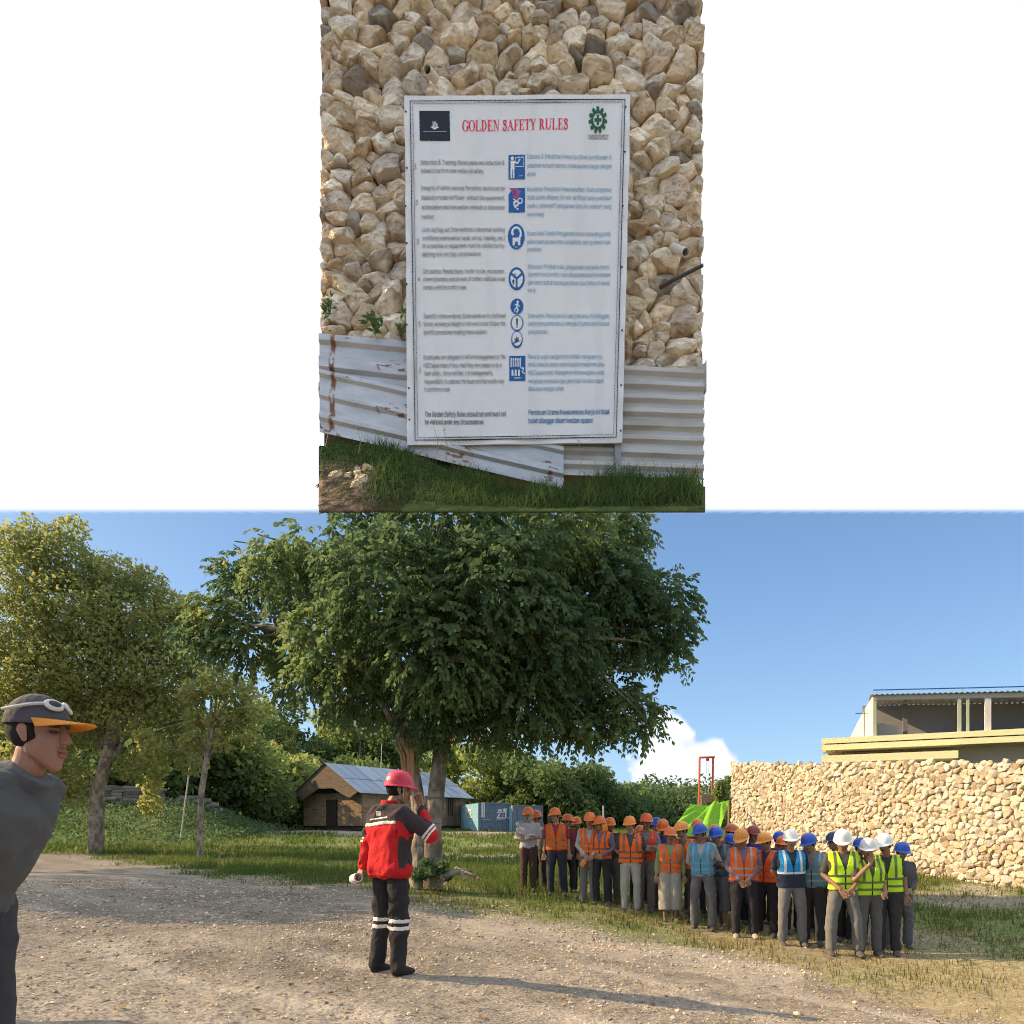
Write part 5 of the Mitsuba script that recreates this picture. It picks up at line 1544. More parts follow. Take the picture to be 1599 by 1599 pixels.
ARMS = {  # elbow and wrist of the +x and of the -x arm, palm direction of each
    'clasp': [((.235, .03, 1.13), (.075, -.165, .955), (-.5, -.25, -.75)), ((-.235, .03, 1.13), (-.075, -.17, .945), (.5, -.25, -.75))],
    'side': [((.225, .03, 1.115), (.245, -.035, .87), (.05, -.15, -1)), ((-.225, .03, 1.115), (-.245, -.035, .87), (-.05, -.15, -1))],
    'cross': [((.235, -.04, 1.15), (-.03, -.205, 1.16), (-1, .05, .1)), ((-.235, -.04, 1.13), (.04, -.235, 1.12), (1, .1, .12))],
    'back': [((.245, .10, 1.14), (.06, .175, .96), (-.8, .05, -.5)), ((-.245, .10, 1.14), (-.06, .185, .94), (.8, .05, -.5))],
    'mouth': [((.215, .02, 1.12), (.16, -.17, .97), (-.6, -.5, -.4)), ((-.245, -.13, 1.17), (-.055, -.185, 1.40), (.25, .12, 1))],
    'mixed': [((.23, .03, 1.12), (.10, -.19, 1.00), (-.7, -.5, -.2)), ((-.225, .03, 1.115), (-.24, -.03, .87), (-.05, -.15, -1))],
    'speaker': [((.20, .07, 1.13), (.215, .13, .92), (.1, .35, -.8)), ((-.36, -.15, 1.21), (-.13, -.245, 1.45), (.35, .10, 1))],
}


def hand(wrist, d, palm_up, n=8, r=1.0, curl=.5):
    """Palm, four unequal bent fingers and a thumb that leaves the side of the palm."""
    w, d = np.asarray(wrist, float), np.asarray(d, float) / np.linalg.norm(d)
    u = np.asarray(palm_up, float)
    u = u - d * (u @ d)
    u /= np.linalg.norm(u)
    s = np.cross(d, u)
    B = lambda a, b, c: w + d * a + s * b + u * c  # noqa: E731
    out = [MF.batch_hull([ball(B(.015, -.018, 0), .016, n), ball(B(.015, .018, 0), .016, n), ball(B(.085, -.030, 0), .0125, n), ball(B(.085, .030, 0), .0125, n)])]
    for i, (off, L) in enumerate(((-.030, .062), (-.010, .074), (.010, .070), (.030, .052))):
        k1 = B(.09, off, 0)
        k2 = B(.09 + L * .5, off * 1.08, L * .28 * curl)
        k3 = B(.09 + L * (.92 - .35 * curl), off * 1.1, L * .80 * curl)
        out += [bone(k1, k2, .0098 * r, .0090 * r, n), bone(k2, k3, .0088 * r, .0075 * r, n)]
    out += [bone(B(.03, -.026, .004), B(.062, -.052, .020), .0125 * r, .0108 * r, n), bone(B(.062, -.052, .020), B(.095, -.050, .034), .0105 * r, .0085 * r, n)]
    return out


def skel(arms, stance=.10, kneeb=.0):
    J = {}
    for i, s in enumerate((1, -1)):
        J[s] = dict(sh=np.array([s * .172, .005, 1.39]), el=np.array(arms[i][0]), wr=np.array(arms[i][1]), hd=arms[i][2],
                    hip=np.array([s * .088, 0, .90]), kn=np.array([s * (stance + .008), -.012 - kneeb, .49]), an=np.array([s * (stance + .012), .015, .085]))
    return J


def torso_parts(d, g=1.0, n=14):
    return [MF.batch_hull([ball((s * .078 * g, y, .925), .092 * g + d, n) for s in (1, -1) for y in (.012,)] + [ball((s * .066 * g, -.004, 1.08), .088 * g + d, n) for s in (1, -1)]),
            MF.batch_hull([ball((s * .066 * g, -.004, 1.08), .088 * g + d, n) for s in (1, -1)] + [ball((s * .088 * g, -.006, 1.265), .098 * g + d, n) for s in (1, -1)]),
            MF.batch_hull([ball((s * .088 * g, -.006, 1.265), .098 * g + d, n) for s in (1, -1)] + [ball((s * .155, .012, 1.378), .050 + d, n) for s in (1, -1)] + [ball((0, .015, 1.42), .060 + d * .5, n)])]


def head_parts(H, n=20, fine=False):
    def at(c):
        return (H @ np.r_[c, 1])[:3]

    def blob(c, s):
        m = MF.sphere(1.0, n).scale([float(q) for q in s]).translate([float(q) for q in c])
        return m.transform(H[:3, :])
    out = [blob((0, .012, .028), (.074, .095, .090)), MF.batch_hull([blob((0, -.035, -.02), (.060, .055, .07)), blob((0, -.048, -.088), (.030, .030, .026)), blob((.045, -.005, -.055), (.018, .03, .03)), blob((-.045, -.005, -.055), (.018, .03, .03))])]
    out.append(MF.batch_hull([blob((0, -.088, .018), (.009, .010, .010)), blob((0, -.110, -.022), (.013, .012, .010)), blob((.014, -.094, -.027), (.008, .009, .007)), blob((-.014, -.094, -.027), (.008, .009, .007))]))
    out.append(blob((0, -.088, -.055), (.023, .011, .007)))
    out.append(blob((0, -.086, -.066), (.020, .011, .007)))
    out.append(MF.batch_hull([blob((.032, -.075, .030), (.016, .012, .008)), blob((-.032, -.075, .030), (.016, .012, .008))]))
    for s in (1, -1):
        out.append(MF.batch_hull([blob((s * .076, .012, .012), (.006, .018, .022)), blob((s * .073, .004, -.022), (.005, .010, .012))]))
    return out


def body(J, H, edge, n=12, fine=False, palms=((0, -1, 0), (0, -1, 0)), curl=.5, g=1.0):
    ms = torso_parts(-.012, g) + [MF.batch_hull([ball((0, .012, 1.41), .060, n), ball((H @ [0, .028, -.07, 1])[:3], .052, n)])] + head_parts(H, 24 if fine else 16, fine)
    for i, s in enumerate((1, -1)):
        j = J[s]
        ms += [bone(j['sh'], j['el'], .046, .037, n), bone(j['el'], j['wr'], .037, .0255, n), bone(j['hip'], j['kn'], .075, .050, n), bone(j['kn'], j['an'], .050, .034, n),
               MF.batch_hull([ball(j['an'] - [0, 0, .03], .03, n), ball(j['an'] + [s * .015, -.13, -.062], .022, n)])]
        ms += hand(j['wr'], j['hd'], palms[i], 10 if fine else 6, 1.0, curl)
    t = soft(union(ms), edge, 6 if fine else 4)
    return t


def skin_colors(t, H, tone):
    q = (np.linalg.inv(H) @ np.c_[t.vertices, np.ones(len(t.vertices))].T).T[:, :3]
    c = np.tile(np.asarray(tone, float), (len(q), 1))
    ishead = (q[:, 2] > -.13) & (np.abs(q[:, 0]) < .1) & (np.abs(q[:, 1]) < .14)

    def paint(center, rad, col):
        d = np.linalg.norm((q - center) / rad, axis=1)
        k = np.clip((1.25 - d) / .5, 0, 1)[:, None] * ishead[:, None]
        c[:] = c * (1 - k) + np.asarray(col) * k
    for s in (1, -1):
        paint((s * .032, -.080, .008), (.017, .03, .008), (.03, .02, .018))
        paint((s * .033, -.085, .028), (.022, .03, .006), (.03, .02, .015))
    paint((0, -.095, -.060), (.024, .03, .010), np.asarray(tone) * [.75, .55, .55])
    paint((0, -.1, -.045), (.03, .03, .006), np.asarray(tone) * .55)
    return np.clip(c, 0, 1)


def helmet(col_scale=1.0, brim=.05):
    az = np.linspace(0, 2 * np.pi, 37)[:-1]
    fx, fy = np.sin(az), -np.cos(az)                       # az 0 looks to the front
    rx, ry, h, z0 = .108, .128, .128, .038
    front = np.clip(np.cos(az), 0, 1) ** 1.5
    rings = []
    out_r = 1.06
    rings.append(np.stack([fx * rx * .90, fy * ry * .90 + .005, 0 * az + z0 - .004], 1))
    rings.append(np.stack([fx * (rx * out_r), fy * (ry * out_r) - front * brim * 1.0, z0 - .007 - front * .012], 1))
    rings.append(np.stack([fx * (rx * out_r + .003), fy * (ry * out_r + .003) - front * brim, z0 - .002 - front * .012], 1))
    rings.append(np.stack([fx * rx, fy * ry - front * .004, 0 * az + z0 + .012], 1))
    for t in (.18, .36, .54, .70, .84, .94):
        a = t * np.pi / 2
        k = np.cos(a) ** .72
        rid = .006 * np.exp(-(fx / .22) ** 2) * np.sin(a)
        rings.append(np.stack([fx * rx * k, fy * ry * k, z0 + .012 + h * np.sin(a) + rid], 1))
    v = np.vstack([np.vstack(rings), [[0, 0, z0 + .012 + h + .006]], [[0, 0, z0 + .09]]])
    n = 36
    f = []
    for k in range(len(rings) - 1):
        for i in range(n):
            f.append([k * n + i, k * n + (i + 1) % n, (k + 1) * n + (i + 1) % n])
            f.append([k * n + i, (k + 1) * n + (i + 1) % n, (k + 1) * n + i])
    L = (len(rings) - 1) * n
    for i in range(n):
        f.append([L + i, L + (i + 1) % n, len(v) - 2])
        f.append([(i + 1) % n, i, len(v) - 1])
    t = trimesh.Trimesh(v, np.array(f), process=False)
    return t


HELM = helmet()
CAP_CACHE = {}


def shirt(J, edge, d, g, sleeve, hem=.90, collar=1.452, wr=.024, seed=0):
    ms = torso_parts(d, g)
    for s in (1, -1):
        j = J[s]
        if sleeve == 'long':
            e = j['wr'] * .97 + j['el'] * .03
            ms += [bone(j['sh'], j['el'], .053 + d * .6, .045 + d * .4, 12), bone(j['el'], e, .045 + d * .4, .034 + d * .2, 12)]
        else:
            e = j['sh'] * .25 + j['el'] * .75
            ms += [bone(j['sh'], e, .055 + d * .6, .054 + d * .5, 12)]
    m = union(ms).trim_by_plane([0, 0, 1], hem).trim_by_plane([0, 0, -1], -collar)
    m = m - ball((0, -.015, 1.475), .060)
    return soft(m, edge, 5, wr, seed)


def trousers(J, edge, g, hem=.075, flare=1.0, wr=.030, seed=1, thin=1.0):
    ms = [MF.batch_hull([ball((s * .078 * g, .012, .925), .104 * g, 14) for s in (1, -1)] + [ball((s * .070 * g, 0, 1.0), .096 * g, 14) for s in (1, -1)])]
    for s in (1, -1):
        j = J[s]
        ms += [bone(j['hip'], j['kn'], .098 * g * thin, .074 * flare * thin, 14), bone(j['kn'], j['an'] + [0, 0, -.01], .074 * flare * thin, .066 * flare * thin, 14)]
    m = union(ms).trim_by_plane([0, 0, 1], hem).trim_by_plane([0, 0, -1], -1.0)
    return soft(m, edge, 5, wr, seed, (10, 10, 6))


def vest_man(g, d, hem=.93):
    m = union(torso_parts(d, g)).trim_by_plane([0, 0, 1], hem).trim_by_plane([0, 0, -1], -1.46)
    m = m.refine_to_length(.022)
    t = to_tri(m)
    trimesh.smoothing.filter_taubin(t, lamb=.5, nu=.53, iterations=6)
    m = to_man(t)
    wedge = MF.batch_hull([ball((s * .070, y, 1.47), .012, 6) for s in (1, -1) for y in (-.35, .0)] + [ball((0, y, 1.17), .004, 6) for y in (-.35, .0)])
    m = m - wedge - ball((0, .02, 1.47), .075)
    for s in (1, -1):
        m = m - MF.cube([.2, .8, .22], False).translate([s * .193 - (.2 if s < 0 else 0), -.4, 1.17])
        m = m - MF.cylinder(.3, .10, .10, 24).rotate([0, 90, 0]).translate([s * .155 - (.3 if s < 0 else 0), 0, 1.26]).scale([1, 1, 1])
    return m


def cubez(x0, x1, y0, y1, z0, z1):
    return MF.cube([x1 - x0, y1 - y0, z1 - z0], False).translate([x0, y0, z0])


VEST = {}


def vest(g):
    k = round(g, 2)
    if k not in VEST:
        a, b = vest_man(g, .028), vest_man(g, .0325)
        bands = [b ^ cubez(-1, 1, -1, 1, 1.00, 1.032), b ^ cubez(-1, 1, -1, 1, 1.105, 1.137)]
        for s in (1, -1):
            bands.append(b ^ cubez(s * .115 - .016, s * .115 + .016, -1, 1, 1.14, 1.6))
        zipm = b ^ cubez(-.007, .007, -1, 0, .9, 1.19)
        VEST[k] = (to_tri(a), to_tri(union(bands)), to_tri(zipm), [to_tri(x) for x in bands])
    return VEST[k]


SHOE = {}


def shoe(J, s):
    j = J[s]
    a = j['an']
    m = MF.batch_hull([ball(a + [0, .028, -.045], .040, 10, (.95, 1, 1)), ball(a + [s * .004, -.02, -.03], .044, 10), ball(a + [s * .016, -.145, -.058], .034, 10, (1.25, 1, .8)), ball(a + [s * .012, -.08, -.045], .040, 10)]).trim_by_plane([0, 0, 1], .002)
    return soft(m, .03, 3)


CACHE = {}


def kit(pose, yaw, pitch, g, sleeve, tkind, stance, hem):
    """All meshes of one way to stand; made once and shared."""
    key_ = (pose, yaw, pitch, g, sleeve, tkind, stance, hem)
    k1 = ('b', pose, yaw, pitch, stance)
    J = skel(ARMS[pose], stance)
    H = head_matrix(yaw, pitch)
    if k1 not in CACHE:
        CACHE[k1] = body(J, H, .030, 10)
        hm = MF.sphere(1.0, 18).scale([.079, .100, .094]).translate([0, .015, .026]) - cubez(-.2, .2, -.2, -.028, -.2, .2) - cubez(-.2, .2, -.2, .2, -.2, -.045)
        CACHE[('h', yaw, pitch)] = xf(to_tri(hm), H)
    k2 = ('s', pose, g, sleeve, hem)
    if k2 not in CACHE:
        CACHE[k2] = shirt(J, .028, .016, g, sleeve, hem, seed=len(CACHE) % 7)
    k3 = ('t', tkind, g, stance)
    if k3 not in CACHE:
        CACHE[k3] = {'long': lambda: trousers(J, .03, g, seed=len(CACHE) % 9), 'slim': lambda: trousers(J, .03, g, thin=.86, seed=3), 'wide': lambda: trousers(J, .03, g, hem=.24, flare=1.55, thin=1.12, seed=5), 'crop': lambda: trousers(J, .03, g, hem=.30, flare=1.12, seed=6)}[tkind]()
    k4 = ('f', stance)
    if k4 not in CACHE:
        CACHE[k4] = [shoe(J, 1), shoe(J, -1)]
    return CACHE[k1], CACHE[('h', yaw, pitch)], CACHE[k2], CACHE[k3], CACHE[k4], J, H


ORA, YOR, BLU, WHI, NAV, DRD = (.74, .17, .03), (.78, .30, .05), (.02, .085, .45), (.78, .78, .77), (.025, .035, .10), (.33, .06, .045)
VO, VN, VB = (.82, .15, .03), (.50, .78, .04), (.03, .26, .58)
GRB, SKIN = (.20, .20, .20), [(.30, .17, .105), (.25, .135, .08), (.34, .20, .125)]
PEOPLE = []


def depth_at(px):
    return F / (77 + (px - 825) / 495 * 35)


def worker(px, top, back, pose, helm, vestc, shirtc, trou, label, rotz=-18, yaw=-15, pitch=8, g=1.0, sleeve='long', tkind='long', stance=.10, hem=.90, band=GRB, shoec=(.10, .09, .085), tall=None, navy_low=None, extra=None):
    Y = depth_at(px) + back
    X = (px - CX) / F * Y
    z0 = float(ground_at(np.array(X), np.array(Y))) - .012
    ztop = EYE + (HY - top) / F * Y
    topl = 1.762 if pitch < 15 else 1.745
    sc = np.clip((ztop - z0) / topl, .86, 1.07)
    k = thing('person', label, 'person', 'workers standing in the yard for the morning meeting')
    M = np.eye(4)
    M[:3, :3] *= sc
    M[:3, 3] = X, Y, z0
    vr = np.random.default_rng(int(px * 7 + top))
    g = round(g * vr.choice([.97, 1.02, 1.07, 1.12]), 2)
    stance = round(stance + vr.choice([-.015, 0, .02, .035]), 3)
    yaw, pitch = yaw + int(vr.integers(-8, 9)), pitch + int(vr.integers(-3, 5))
    M = M @ rot([0, 0, 1], rotz + vr.uniform(-9, 9)) @ rot([0, 1, 0], vr.uniform(-1.6, 1.6)) @ rot([1, 0, 0], vr.uniform(-1.2, 1.8)) @ np.diag([vr.uniform(1.0, 1.07), vr.uniform(1.0, 1.06), 1, 1])
    b, hr, sh, tr_, fe, J, H = kit(pose, yaw, pitch, g, sleeve, tkind, stance, hem)
    tone = np.array(SKIN[len(PEOPLE) % 3])

    def c_(name, mesh, mt, col, smooth=True, parent=None):
        return put(name, mesh, mt, parent or k, smooth=smooth, color=np.asarray(col, float), to_world=M)
    put('body', b, 'skin', k, smooth=True, color=skin_colors(b, H, tone), to_world=M)
    c_('hair', hr, 'cloth', (.02, .018, .016))
    c_('shirt', sh, 'cloth', shirtc)
    c_('trousers', tr_, 'cloth', trou)
    for f_ in fe:
        c_('shoe', f_, 'cloth', shoec)
    hk = c_('helmet', xf(HELM, H), 'helmet_plastic', np.asarray(helm) * rng.uniform(.9, 1.08), smooth=False)
    if vestc is not None:
        va, vb, vz, _ = vest(g)
        vk = c_('vest', va, 'cloth', np.asarray(vestc) * rng.uniform(.88, 1.05), smooth=False)
        c_('reflective_band', vb, 'reflective', band, smooth=False, parent=vk)
        c_('zip', vz, 'cloth', (.03, .03, .035), smooth=False, parent=vk)
        if navy_low is not None:
            nb = vest_man(g, .034, .90) ^ cubez(-1, 1, -1, 1, .8, 1.10)
            c_('lower_panel', to_tri(nb), 'cloth', navy_low, smooth=False, parent=vk)
    if extra == 'scarf':
        m = MF.sphere(1.0, 16).scale([.085, .104, .125]).translate([0, .012, -.02]) - MF.sphere(1.0, 14).scale([.052, .09, .048]).translate([0, -.085, .0])
        c_('head_scarf', xf(to_tri(m), H), 'cloth', (.36, .34, .34))
    if extra == 'flap':
        m = MF.sphere(1.0, 16).scale([.105, .125, .15]).translate([0, .03, -.06]) - MF.sphere(1.0, 14).scale([.10, .12, .16]).translate([0, .02, -.06]) - cubez(-.3, .3, -.3, -.02, -.4, .3)
        c_('neck_flap', xf(to_tri(m), H), 'cloth', (.70, .27, .05))
    if extra == 'neck':
        m = MF.cylinder(.07, .075, .068, 20).translate([0, .01, 1.43])
        c_('neck_cloth', to_tri(m), 'cloth', (.60, .52, .38))
    PEOPLE.append((k, M, J))
    return k, M


BRN, DNV, BLK, GRY, LGY, BEI, MAR = (.075, .045, .035), (.035, .040, .055), (.035, .032, .035), (.15, .145, .14), (.40, .38, .37), (.34, .31, .26), (.16, .035, .04)
W = worker
W(825, 1261, 0, 'cross', ORA, None, (.44, .42, .42), BRN, 'leftmost worker, cloth round the face, orange helmet, light grey sweatshirt, arms crossed', -8, -8, 4, extra='scarf')
W(843, 1266, .7, 'side', ORA, None, (.24, .23, .24), (.05, .045, .045), 'worker in an orange helmet and grey shirt, second from the left, half hidden', -25, -10, 4)
W(871, 1262, .15, 'side', ORA, VO, (.27, .045, .055), DNV, 'stout worker in an orange vest over a red short sleeved shirt, third from left', -12, -35, 2, g=1.14, sleeve='short', band=(.34, .16, .07))
W(885, 1272, 1.0, 'side', ORA, None, MAR, BLK, 'worker in dark red shirt with a cream neck cloth behind the stout one', 20, 40, 4, extra='neck')
W(904, 1276, 1.4, 'side', ORA, None, MAR, BLK, 'worker almost hidden left behind the one with clasped hands and pale grey sleeves', -10, -10, 4)
W(918, 1269, 0, 'clasp', ORA, VO, (.40, .39, .37), GRY, 'worker with hands clasped, orange vest over pale grey long sleeves, grey trousers', -10, -5, 2, band=(.55, .20, .08))
W(941, 1275, .1, 'mixed', ORA, VO, (.19, .13, .17), BLK, 'worker facing left with an orange neck flap, purple sleeves under an orange vest', -40, -38, 6, extra='flap', band=(.16, .06, .06))
W(956, 1277, .7, 'side', ORA, None, (.055, .045, .055), (.12, .11, .11), 'worker in a dark jacket and orange helmet behind the one with a neck flap', -15, -5, 6)
W(985, 1275, 0, 'back', (.76, .22, .03), VO, (.075, .065, .07), (.36, .34, .30), 'slim worker in an orange vest with dark bands, dark short sleeves and pale beige trousers', -12, -18, 4, sleeve='short', tkind='slim', band=(.13, .09, .08), shoec=(.06, .05, .05))
W(999, 1290, 1.3, 'side', ORA, None, (.30, .06, .05), BLK, 'worker peeking out between the slim one in beige and the tall one behind', 5, 10, 6)
W(1008, 1271, .45, 'cross', (.66, .11, .03), (.62, .09, .04), (.20, .20, .21), (.17, .15, .13), 'tall worker with crossed grey arms, red orange vest and orange red helmet', -8, 10, 4, band=(.45, .08, .04))
W(1022, 1277, 1.7, 'side', BLU, None, (.05, .07, .16), BLK, 'worker at the back of whom a blue helmet shows left of the bowed orange one', -10, 0, 4)
W(1034, 1280, .9, 'side', ORA, None, (.06, .05, .17), (.10, .09, .09), 'worker with bowed head, orange helmet and dark blue shirt behind the short one', -20, -20, 22)
W(1047, 1292, 0, 'side', (.70, .16, .05), VO, (.20, .27, .13), (.31, .285, .24), 'short worker in wide beige trousers and an orange vest over a pale green shirt', -6, 0, 2, tkind='wide', band=(.24, .15, .12), shoec=(.14, .13, .12))
W(1067, 1283, .35, 'side', YOR, VO, (.13, .11, .11), (.10, .085, .08), 'worker looking left in a yellow orange helmet and orange vest, right of the short one', -35, -30, 6, band=(.35, .12, .06))
W(1086, 1280, 1.4, 'side', ORA, None, (.20, .07, .06), BLK, 'worker at the back of whom an orange helmet shows left of the first blue vest', -10, 0, 4)
W(1099, 1287, 0, 'back', BLU, (.10, .28, .42), (.36, .35, .33), (.125, .12, .125), 'worker looking left in a blue helmet and pale blue vest with grey sleeves', -25, -32, 4, band=(.16, .30, .40))
W(1113, 1288, 1.3, 'side', ORA, None, (.20, .07, .06), BLK, 'worker with only a sliver of orange helmet showing between two blue helmets', -10, 0, 4)
W(1121, 1291, .3, 'cross', BLU, (.075, .125, .155), (.055, .06, .075), (.12, .13, .14), 'worker in a blue helmet with crossed arms, dark teal vest and cropped grey trousers', -10, -20, 8, tkind='crop', band=(.10, .13, .15))
W(1137, 1287, 1.7, 'side', (.50, .14, .06), None, (.22, .08, .06), BLK, 'worker with a brownish orange helmet against the left end of the stone wall', 5, 10, 4)
W(1140, 1302, .7, 'side', BLU, None, (.10, .04, .05), (.10, .07, .07), 'short worker in a blue helmet right of the one with the dark teal vest', -5, 10, 10)
W(1160, 1294, 1.2, 'side', DRD, None, (.20, .06, .05), BLK, 'worker with a dark red helmet just behind the one in the purple grey sleeves', -10, 0, 4)
W(1164, 1295, 0, 'clasp', YOR, VO, (.17, .14, .185), BLK, 'worker with folded hands and bowed head, orange vest over purple grey sleeves', -14, -18, 18, band=(.30, .29, .28), shoec=(.36, .33, .27), g=1.04)
W(1177, 1290, 1.3, 'side', DRD, None, (.05, .06, .25), BLK, 'worker at the back in a dark red helmet with a dark blue scarf', -10, 20, 4)
W(1197, 1300, .5, 'side', YOR, (.80, .12, .03), (.06, .05, .06), BLK, 'worker turned left in a yellow orange helmet, just left of the bright blue vest', -50, -28, 10, band=(.45, .10, .04))
W(1212, 1299, 1.4, 'side', BLU, None, (.07, .07, .10), BLK, 'worker at the back of whom a blue helmet shows left of the white helmet', 0, 0, 4)
W(1219, 1306, .8, 'side', ORA, None, (.16, .06, .05), BLK, 'worker with an orange helmet just left behind the blue vest and white helmet', -5, 10, 6)
W(1238, 1296, .0, 'back', WHI, VB, (.030, .034, .055), (.165, .16, .155), 'supervisor in a white helmet and bright blue vest with a navy lower half', -12, -14, 4, sleeve='short', band=(.62, .62, .60), navy_low=(.030, .038, .065), stance=.13, g=1.04)
W(1258, 1301, 1.2, 'side', ORA, None, (.20, .07, .06), BLK, 'worker with an orange helmet sliver between the white and the blue helmet', 0, 0, 4)
W(1269, 1303, .3, 'side', BLU, (.12, .24, .34), (.19, .19, .20), (.045, .042, .048), 'worker in a blue helmet looking down, faded vest, right of the bright blue vest', -22, -24, 20, band=(.22, .26, .30))
W(1302, 1300, 1.0, 'side', NAV, None, (.45, .12, .05), BLK, 'worker in a dark navy helmet looking left behind the first neon vest', -45, -35, 4)
W(1319, 1297, 0, 'clasp', WHI, VN, (.075, .072, .065), (.165, .16, .15), 'supervisor with hands clasped, neon yellow vest, leftmost of the three neon vests', -14, -10, 20, sleeve='short', band=(.10, .115, .05), stance=.115, g=.95)
W(1338, 1309, 1.0, 'side', BLU, None, (.08, .08, .10), BLK, 'worker at the back of whom a blue helmet shows between two white helmets', 0, 0, 4)
W(1357, 1309, .22, 'mouth', WHI, VN, (.09, .085, .075), (.10, .098, .095), 'supervisor raising a bare forearm to the face, middle of the three neon vests', -8, -20, 10, sleeve='short', band=(.10, .115, .05), g=.97)
W(1387, 1302, .45, 'side', WHI, VN, (.06, .058, .05), (.045, .043, .042), 'supervisor in black trousers with white helmet turned left, right one of three neon vests', -25, -30, 8, sleeve='short', band=(.10, .115, .05))
W(1402, 1315, 1.0, 'mixed', BLU, None, (.085, .085, .09), (.12, .12, .13), 'worker in a dark grey jacket and blue helmet, rightmost of the crowd', -12, 5, 8, g=1.06)

# orange gloves held by the worker with the pale grey sleeves
gk, gM = PEOPLE[5][0], PEOPLE[5][1]
gl = to_tri(union(hand((0, 0, 0), (-.3, -.3, -.9), (0, -1, 0), 8, 1.25, .2)))
gl.apply_transform(trimesh.transformations.translation_matrix([-.075, -.20, .865]))
put('work_glove', gl, 'cloth', color=(.72, .22, .06), label='orange work glove dangling from the hands of the worker in pale grey sleeves', cat='glove', to_world=gM)

# ---- the man in red who speaks to them, seen from behind
hy, hx = 6.1, (609 - CX) / F * 6.1
hz0 = float(ground_at(np.array(hx), np.array(hy))) - .01
hs = (EYE + (HY - 1205) / F * hy - hz0) / 1.762
MH = np.eye(4)
MH[:3, :3] *= hs
MH[:3, 3] = hx, hy, hz0
MH = MH @ rot([0, 0, 1], 140)
JH = skel(ARMS['speaker'], .105)
JH[1]['an'] = JH[1]['an'] + [.012, .03, 0]
HH = head_matrix(-30, 4, 0, (-.02, -.045, 0))
hero = thing('person', 'speaker in red helmet and red work jacket, seen from behind, hand at his mouth', 'person')


def hp(name, m, mt, col, smooth=True, parent=None):
    return put(name, m, mt, parent or hero, smooth=smooth, color=np.asarray(col, float), to_world=MH)


hb = body(JH, HH, .011, 14, True, ((0, 1, 0), (.5, -.6, 0)), .7)
put('body', hb, 'skin', hero, smooth=True, color=skin_colors(hb, HH, (.30, .165, .10)), to_world=MH)
hm = MF.sphere(1.0, 28).scale([.078, .100, .094]).translate([0, .015, .026]) - cubez(-.2, .2, -.2, -.026, -.2, .2) - cubez(-.2, .2, -.2, .2, -.2, -.052)
hp('hair', xf(soft(hm, .012, 2, .006, 3, (60, 60, 30)), HH), 'cloth', (.016, .014, .013))
RD, CH = (.50, .022, .025), (.050, .040, .042)
jm = torso_parts(.040, 1.10)
skirt = MF.batch_hull([ball((s * .094, .010, .90), .130, 16) for s in (1, -1)] + [ball((s * .082, 0, 1.08), .128, 16) for s in (1, -1)])
arms_ = []
for s in (1, -1):
    j = JH[s]
    arms_ += [bone(j['sh'], j['el'], .073, .064, 16), bone(j['el'], j['wr'] * .9 + j['el'] * .1, .064, .048, 16)]
jac = union(jm + [skirt] + arms_).trim_by_plane([0, 0, 1], .845).trim_by_plane([0, 0, -1], -1.47) - ball((0, -.02, 1.50), .066)
jt = soft(jac, .013, 6, .050, 4, (9, 9, 4))
hp('jacket', jt, 'cloth', RD)
jk = [k for k in scene if k.startswith(hero + '__jacket')][0]


def grown(t, d):
    q = t.copy()
    q.vertices = q.vertices + q.vertex_normals * d
    return q


def region(t, d, fn):
    """The faces of a garment, moved out by d, for which fn(centres) holds, as a closed thin patch."""
    a = grown(t, d)
    sel = fn(t.triangles_center)
    f = a.faces[sel]
    u, inv = np.unique(f, return_inverse=True)
    f = inv.reshape(-1, 3)
    top_, low = a.vertices[u], t.vertices[u]
    e = np.sort(f[:, [0, 1, 1, 2, 2, 0]].reshape(-1, 2), 1)
    d_ = f[:, [0, 1, 1, 2, 2, 0]].reshape(-1, 2)
    _, idx, cnt = np.unique(e, axis=0, return_index=True, return_counts=True)
    br = d_[idx[cnt == 1]]
    n = len(u)
    wall_ = np.vstack([np.stack([br[:, 0], br[:, 0] + n, br[:, 1]], 1), np.stack([br[:, 1], br[:, 0] + n, br[:, 1] + n], 1)])
    return trimesh.Trimesh(np.vstack([top_, low]), np.vstack([f, wall_]), process=False)


jf = trimesh.Trimesh(*trimesh.remesh.subdivide(jt.vertices, jt.faces), process=False)


def along(c, a, b):
    ab = b - a
    t = ((c - a) @ ab) / (ab @ ab)
    return t, np.linalg.norm(c - a - t[:, None] * ab, axis=1)


def arm_sel(c, s, t0, t1, low=None):
    j = JH[s]
    t, r = along(c, j['sh'], j['el'])
    return (t > t0) & (t < t1) & (r < .095) & (c[:, 0] * s > .185)


yoke = lambda c: ((c[:, 2] > 1.315 + .10 * np.clip(-c[:, 0], -.1, .1)) & (np.abs(c[:, 0]) < .20)) | arm_sel(c, 1, -.3, .86) | arm_sel(c, -1, -.3, .86)  # noqa: E731
hp('yoke', region(jf, .0022, yoke), 'cloth', CH, parent=jk)
hp('side_panel', region(jf, .0022, lambda c: (np.abs(c[:, 0]) > .105) & (c[:, 2] > .93) & (c[:, 2] < 1.20) & (np.abs(c[:, 0]) < .225) & (c[:, 1] > -.10) & (c[:, 1] < .075) & (c[:, 0] < 0)), 'cloth', CH, parent=jk)
hp('reflective_stripe', region(jf, .005, lambda c: (np.abs(c[:, 2] - (1.308 + .10 * np.clip(-c[:, 0], -.1, .1))) < .013) & (np.abs(c[:, 0]) < .19) & (c[:, 1] > .0)), 'reflective', (.62, .58, .50), parent=jk)
